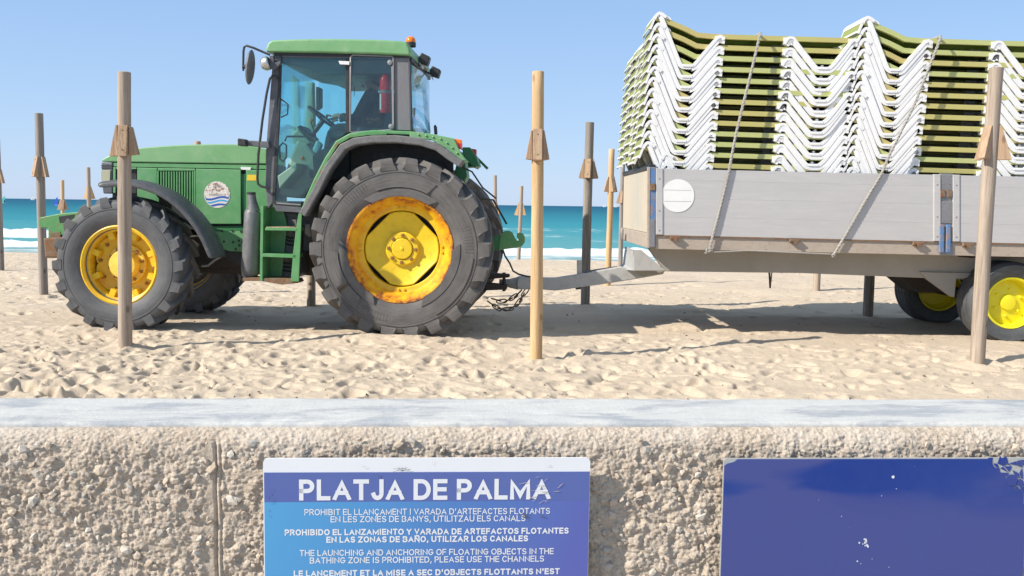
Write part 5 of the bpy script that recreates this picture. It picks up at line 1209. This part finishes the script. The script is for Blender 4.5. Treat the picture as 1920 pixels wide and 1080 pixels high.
meshes = {}
def sun_lounger_meshes():
    for nm, V in (('leg_head', V1), ('leg_foot', V2)):
        for sd_ in (0, 1):
            y = 0 if sd_ == 0 else LW; kf = 8*3 if nm == 'leg_head' else 8*3-3; mb = make_leg(cr(V, 3), y, 1 if sd_ == 0 else -1, kf, 8 if nm == 'leg_head' else 0)
            fx = .385 if nm == 'leg_head' else 1.745; yy0, yy1 = (y, y+.09) if sd_ == 0 else (y-.09, y)
            mb.box(fx-.05, fx+.05, yy0-.004, yy1+.004, -.006, .012)
            if nm == 'leg_head': mb.prism([(.125, .506), (.19, .480), (.212, .448), (.14, .470)], yy0+.012, yy1-.004)
            for hx, hz in (((.70, .300),) if nm == 'leg_head' else ((1.385, .300), (2.03, .296))):
                mb.prism([(hx-.05, hz), (hx+.05, hz-.005), (hx+.045, hz-.075), (hx-.02 if hx != 1.385 else hx-.045, hz-.06)], yy0+.004, yy1-.012)
            meshes[nm, sd_] = mb.mesh('leg', M['lwhite'], True, 40)
    for mk, mt in (('tan', M['ltan']), ('lime', M['lgreen'])):
        for sd_ in (0, 1):
            y0 = .018 if sd_ == 0 else LW-.063; mb = MB(); mb.band(rail_path, .047, y0, y0+.045); meshes['rail', sd_, mk] = mb.mesh('rail', mt)
            b_ = meshes['rail', sd_, mk]
    n = NT('green_mesh_fabric'); br_ = n.n('TexBrick'); 
    c = n.mix(n.ramp(n.noise(3, 3), [(.35, 0), (.7, 1)]), (.40, .45, .16), (.33, .38, .13)); wv = n.noise(300, 2); c = n.mix(n.math('MULTIPLY', n.ramp(wv, [(.5, 0), (.6, 1)]), .3), c, (.2, .28, .05)); n.t.nodes.remove(br_)
    n.base(c).set(.7); tr_ = n.n('BsdfTranslucent'); tr_.inputs[0].default_value = (.24, .30, .08, 1); ms = n.n('MixShader'); ms.inputs[0].default_value = .35; n.l(n.b.outputs[0], ms.inputs[1]); n.l(tr_.outputs[0], ms.inputs[2]); n.l(ms.outputs[0], n.o.inputs[0])
    fp = [(.06, .488), (.09, .496), (.20, .445), (.35, .383), (.48, .325), (.62, .312), (2.03, .300)]
    meshes['fabric'] = MB().band(fp, .006, .05, LW-.05).mesh('fabric', n.m)
    hc = MB().band(cr([(.022, .462), (.042, .502), (.080, .530), (.13, .510), (.16, .488)], 3), .030, -.003, LW+.003); hc.band([(-.014, .368), (-.004, .388)], .010, .024, LW-.024)
    meshes['head_cap'] = hc.mesh('head_cap', M['lwhite'], True, 60)
    meshes['head_lining'] = MB().band([(-.008, .378), (.022, .450), (.040, .480)], .006, .024, LW-.024).mesh('head_lining', n.m)
    for x_, z_ in ((.385, .03), (1.745, .03)): meshes['cross', x_] = MB().tube([(x_, .05, z_), (x_, LW-.05, z_)], .016, 6).mesh('crossbar', M['lwhite'], True)
sun_lounger_meshes()
def lounger(kind):
    e = empty('sun_lounger')
    for nm in ('leg_head', 'leg_foot'):
        for sd_ in (0, 1): put('leg', meshes[nm, sd_], e)
    for sd_ in (0, 1): put('rail', meshes['rail', sd_, kind], e)
    put('fabric', meshes['fabric'], e); put('head_cap', meshes['head_cap'], e); put('head_lining', meshes['head_lining'], e); put('crossbar', meshes['cross', .385], e); put('crossbar', meshes['cross', 1.745], e)
    return e
protoL = {'tan': lounger('tan'), 'lime': lounger('lime')}; used_ = set()
ordn = ['topmost', 'second from the top', 'third from the top', 'fourth from the top', 'fifth from the top', 'sixth from the top', 'seventh from the top', 'eighth from the top', 'ninth from the top', 'tenth from the top', 'eleventh from the top', 'twelfth from the top', 'thirteenth from the top', 'fourteenth from the top', 'fifteenth from the top', 'sixteenth from the top']
rowname = ['near row', 'second row', 'third row', 'far row']
PITCH = .1068; tilt = math.atan(.0068)
base0 = W_.p(1217.5, 122.5, NY+.10); base1 = W_.p(1606, 130.5, NY+.10)
rr_ = random.Random(12)
for ci, b0 in enumerate((base0, base1)):
    for row in range(4):
        nl_ = 16 if row == 0 else 15
        for k in range(nl_):
            kk = k+(0 if row == 0 else (1 if row < 3 else 1))          # layers below the very top
            if row == 0: kind = 'lime' if k in (11, 13) or rr_.random() < .25 else 'tan'
            else: kind = 'lime'
            if kind not in used_: o = protoL[kind]; used_.add(kind)
            else: o = copy_tree(protoL[kind])
            zj = (0, -.32*PITCH, -.05*PITCH, -.2*PITCH)[row]
            drop = kk*PITCH - zj
            if b0.z - drop < 1.02: drop = b0.z-1.02
            xs_ = -.0062*k+rr_.uniform(-.006, .006)+(.00, .012, .015, .01)[row]
            lipx = b0.x+xs_-.015
            if b0.z-drop+.34 < zt+.03 and ci == 0: xs_ += max(0, X0+org.x+.05-lipx)
            o.location = (b0.x+xs_, NY+.10+row*.57+rr_.uniform(-.006, .006), b0.z-drop); o.rotation_euler = (rr_.uniform(-.002, .002), tilt+rr_.uniform(-.0012, .0012), rr_.uniform(-.006, .006))
            hue = {'tan': 'tan', 'lime': 'lime'}[kind]
            place = ('front' if ci == 0 else 'rear')
            tag(o, 'white sun lounger, %s in the %s stack, %s' % (ordn[k], place, rowname[row]), 'sun lounger', 'sun loungers stacked on the trailer')
for k_, o in protoL.items():
    if k_ not in used_:
        for c_ in list(o.children): bpy.data.objects.remove(c_)
        bpy.data.objects.remove(o)
# ropes over the load
def twist_rope(name, uvs, label, slack=0):
    q0 = W_.p(*uvs[0]); e = tag(empty(name, (q0.x, q0.y, q0.z)), label, 'rope', 'ropes tying down the load')
    P3 = [W_.p(*a)-q0 for a in uvs]; out = []
    for i in range(len(P3)-1):
        L_ = (P3[i+1]-P3[i]).length; n_ = max(2, int(L_/.02))
        for k in range(n_): out.append(P3[i].lerp(P3[i+1], k/n_))
    out.append(P3[-1]); mb = MB()
    for s3_ in range(3):
        path = []
        for i, q_ in enumerate(out):
            d = (out[min(i+1, len(out)-1)]-out[max(i-1, 0)]).normalized(); u_ = d.cross(Vector((0, 1, 0))).normalized(); v_ = d.cross(u_); a = i*1.1+s3_*2*math.pi/3
            path.append(q_+(u_*math.cos(a)+v_*math.sin(a))*.007)
        mb.tube(path, .0085, 5)
    mb.obj('cord', M['rope'], e, True, ang=60); return e, q0, P3
YR = NY-.03
e, q0, P3 = twist_rope('rope', [(1385, 91, NY+.9), (1426, 62, NY+.05), (1424, 70, NY+.02), (1400, 170, NY-.01), (1380, 250, NY-.02), (1367.5, 318, YR), (1347, 405, YR), (1329, 470, YR)], 'grey rope crossing the left stack and tied to the trailer rail with a knot')
mb = MB(); kc = P3[-1]
for a in range(3): mb.tube([kc+Vector((.03*math.cos(t_*.8+a), .015*math.sin(t_*1.3+a), .022*math.sin(t_*.8+a*2))) for t_ in range(9)], .0085, 5)
mb.tube([kc, kc+Vector((-.03, 0, -.03)), kc+Vector((-.045, 0, -.02))], .007, 5); mb.tube([kc, kc+Vector((.05, .0, -.015)), kc+Vector((.4, .03, .005)), kc+Vector((1.24, .03, -.02))], .007, 5)
mb.obj('knot', M['rope'], e, True)
e, q0, P3 = twist_rope('rope', [(1694, 93, NY+.9), (1764, 68, NY+.05), (1762, 76, NY+.01), (1715, 195, NY-.01), (1668, 290, NY-.02), (1653, 325, YR), (1600, 415, YR), (1563, 479, YR)], 'grey rope slanting across the right stack down to the trailer rail')
mb = MB(); kc = P3[-1]; mb.tube([kc+Vector((.018*math.cos(t_), .01*math.sin(t_*1.3), .016*math.sin(t_))) for t_ in range(8)], .008, 5); mb.obj('knot', M['rope'], e, True)

# ================================================================ WOODEN POLES
def pole(ut, vt, ub, vb, Y, r, mat, label, fins=(90, 0, 180), fin_z=None, fin_h=.27, fin_w=.075, zbase=None, bmat='board', fin_t=.035, seed=0, notch=False, scale=1):
    b = W_.p(ub, vb, Y); 
    z0 = float(sand_base(np.array(Y))) if zbase is None else zbase
    Yt = Y+.02; t_ = W_.p(ut, vt, Yt); b.z = z0
    e = tag(empty('wooden_pole', b), label, 'pole', 'poles set in the sand')
    r_ = random.Random(seed+40); axis = t_-b; mb = MB(); N = 14; path = []; rad = []
    bow = r_.uniform(-.008, .008)
    for i in range(-1, N+1):
        s_ = i/N; c_ = axis*s_; c_.x += bow*math.sin(math.pi*max(s_, 0)); 
        if i == -1: c_ = -axis.normalized()*.3
        path.append(c_); rad.append(r*(1.04-.08*s_)*r_.uniform(.985, 1.015))
    path.append(path[-1]+axis.normalized()*.006); rad.append(rad[-1]*.86)
    mb.tube(path, rad, 20); mb.obj('post', M[mat], e, True, ang=50)
    H = axis.length; fz = (fin_z if fin_z else .735*H)
    c_ = axis*(fz/H); ax = axis.normalized()
    for a in fins:
        m_ = MB(); a_ = R(a+r_.uniform(-5, 5)); d = Vector((math.cos(a_), -math.sin(a_), 0)); hh = fin_h*r_.uniform(.93, 1.05); ww = fin_w*r_.uniform(.9, 1.1)
        m_.prism([(r*.86, hh/2), (r*1.10, hh/2), (r+ww, -hh/2+r_.uniform(-.005, .012)), (r*.84, -hh/2)], -fin_t/2, fin_t/2)
        rot = Matrix.Rotation(-a_, 4, 'Z'); sw_ = axis.to_track_quat('Z', 'Y').to_matrix().to_4x4(); sw_ = Vector((0, 0, 1)).rotation_difference(ax).to_matrix().to_4x4()
        m_.xf(Matrix.Translation(c_) @ sw_ @ rot); o_ = m_.obj('wedge_board', M[bmat], e, bev=.003)
        if abs(math.sin(a_)) > .8 and math.sin(a_) > 0:
            for zz_ in (.33, -.3):
                q_ = c_+d*(r+ww*(.25 if zz_ > 0 else .85)+.002)+Vector((0, 0, zz_*hh*1.0)); MB().sph(q_, .006, 5, (1, .5, 1)).obj('nail', M['iron'], o_)
    return e
E_ = sand_base
pole(233, 136, 235, 654, 8.48, .0585, 'wood_grey', 'weathered grey-brown pole standing in front of the tractor bonnet and front wheel', (84, -5, 183), fin_z=1.875, fin_t=.08, fin_w=.060, bmat='board', seed=1)
pole(1009, 135, 1005, 672, 8.26, .0535, 'wood_new', 'fresh yellowish pine pole standing in front of the trailer drawbar', (90, 0, 180), fin_z=1.87, fin_t=.082, fin_w=.055, bmat='board', seed=2)
pole(1868, 128, 1832, 686, 8.17, .0600, 'wood_grey', 'thick leaning grey-brown pole in front of the trailer wheel', (142, 20, 250), fin_z=1.94, fin_h=.29, fin_t=.06, fin_w=.10, bmat='board', seed=3)
pole(73, 213, 82, 558, 12.84, .0560, 'wood_old', 'tall weathered pole left of the tractor, behind its front bracket', (15, 120, 200), fin_z=1.78, fin_t=.06, bmat='board', seed=4)
pole(1106, 230, 1097, 580, 12.29, .058, 'wood_old', 'old grey pole behind the drawbar, left of the trailer front', (100, 0, 185), fin_z=1.83, fin_t=.075, bmat='board', seed=5)
pole(1147, 280, 1139, 536, 16.0, .050, 'wood_new', 'slim tan pole close to the left of the trailer front board', (60, -10, 170), fin_z=1.72, fin_t=.06, bmat='board', seed=6)
pole(1168, 307, 1163, 497, 20.2, .048, 'wood_old', 'slender grey pole with a dark band touching the trailer front edge', (110, 190), fin_z=1.55, fin_t=.05, bmat='board', seed=7)
pole(-6, 262, 2, 508, 17.4, .055, 'wood_old', 'grey pole cut off by the left picture edge', (20, 120, 200), fin_z=1.75, fin_t=.06, seed=8)
pole(117, 338, 119, 474, 33.0, .062, 'wood_new', 'small distant tan pole just left of the front tyre, before the sea', (80, 0, 180), fin_z=1.72, fin_t=.12, fin_h=.35, fin_w=.11, seed=9)
pole(165.5, 314, 169, 490, 26.5, .055, 'wood_grey', 'distant slim grey pole seen just above the front tyre', (-15, 195), fin_z=1.78, fin_t=.05, fin_h=.36, fin_w=.11, bmat='board_new', seed=10)
pole(928, 329, 930, 480, 28.0, .058, 'wood_grey', 'distant pole with pale wedges half hidden behind the rear tyre', (30, 180, 100), fin_z=1.55, fin_t=.05, fin_h=.36, fin_w=.10, bmat='board_new', seed=11)
pole(978, 349, 972, 490, 30.8, .062, 'wood_grey', 'distant leaning pole with pale wedges above the rear lift hook', (10, 190), fin_z=1.68, fin_t=.05, fin_h=.42, fin_w=.13, bmat='board_new', seed=12)
pole(1540, 290, 1531, 545, 15.6, .055, 'wood_grey', 'grey-brown pole base showing under the trailer, far behind it', (0, 90, 180), fin_z=1.75, seed=13)
pole(1641, 240, 1627, 592, 12.0, .062, 'wood_old', 'dark pole base showing under the trailer beside its far wheel', (0, 90, 180), fin_z=1.80, seed=14)
pole(584, 228, 583.5, 573, 12.3, .056, 'wood_grey', 'pole base visible between the cab steps and the rear tyre', (0, 90, 180), fin_z=1.8, seed=15)
pole(370.5, 265.5, 372, 520, 16.2, .055, 'board', 'brown pole whose top just peeks over the tractor bonnet', (), fin_z=1.75, seed=16)
# dark band on the slender pole
# ================================================================ BOATS ON THE HORIZON
def boat(u, v, Y, h, col_, label, cat, hull=True, shape=None):
    b = W_.p(u, v, Y); b.z = SEA-.1; e = tag(empty('sailing_boat' if cat == 'boat' else 'windsurfer', b), label, cat)
    m_ = worn('sail_'+str(u).replace('.', ''), col_, tuple(q*.9 for q in col_), bmp=0, rough=.6)
    if cat == 'boat':
        MB().prism([(-h*.42, .12*h), (h*.42, .12*h), (h*.32, 0), (-h*.34, 0)], -h*.09, h*.09).obj('hull', M['disc'], e); z0 = .12*h
    else:
        MB().prism([(-h*.3, .05), (-h*.2, .14), (h*.3, .14), (h*.34, .05)], -.3, .3).obj('board', M['disc'], e); z0 = .15
        MB().tube([(.3, 0, .14), (.45, 0, .9), (.35, 0, 1.4)], [.12, .2, .13], 6).obj('rider', M['clothes'], e, True)
    MB().tube([(0, 0, z0), (h*.02, 0, h)], h*.012, 6).obj('mast', M['steel'], e)
    pts = shape or [(.0, .12), (.02, 1.0), (.30, .20)]
    MB().prism([(a*h, z0+c_*(h-z0)) for a, c_ in pts], -.04, .04).obj('sail', m_, e)
    if cat == 'boat': MB().prism([(-.36*h, z0+.03*h), (-.03*h, z0+.03*h), (-.01*h, h*.86)], -.04, .04).obj('jib', m_, e)
    return e
boat(107, 371.5, 330, 2.9, (.02, .12, .62), 'blue windsurf sail near the horizon, left of the small distant pole', 'windsurfer', shape=[(-.55, .0), (-.12, .85), (.06, 1.0), (.12, .0)])
boat(6, 369.5, 420, 3.2, (.10, .50, .45), 'turquoise windsurf sail near the horizon at the left picture edge', 'windsurfer', shape=[(-.75, .05), (-.1, .7), (.3, 1.0), (.2, .35), (.05, .0)])
boat(61.5, 371, 1500, 8.5, (.80, .80, .80), 'white sailing boat on the horizon left of the tall weathered pole', 'boat')
boat(1133, 386, 2600, 11, (.85, .85, .85), 'white sailing boat on the horizon between the grey and tan poles', 'boat')
boat(1154, 386, 2600, 12, (.85, .85, .85), 'white sailing boat on the horizon right behind the slim tan pole', 'boat')
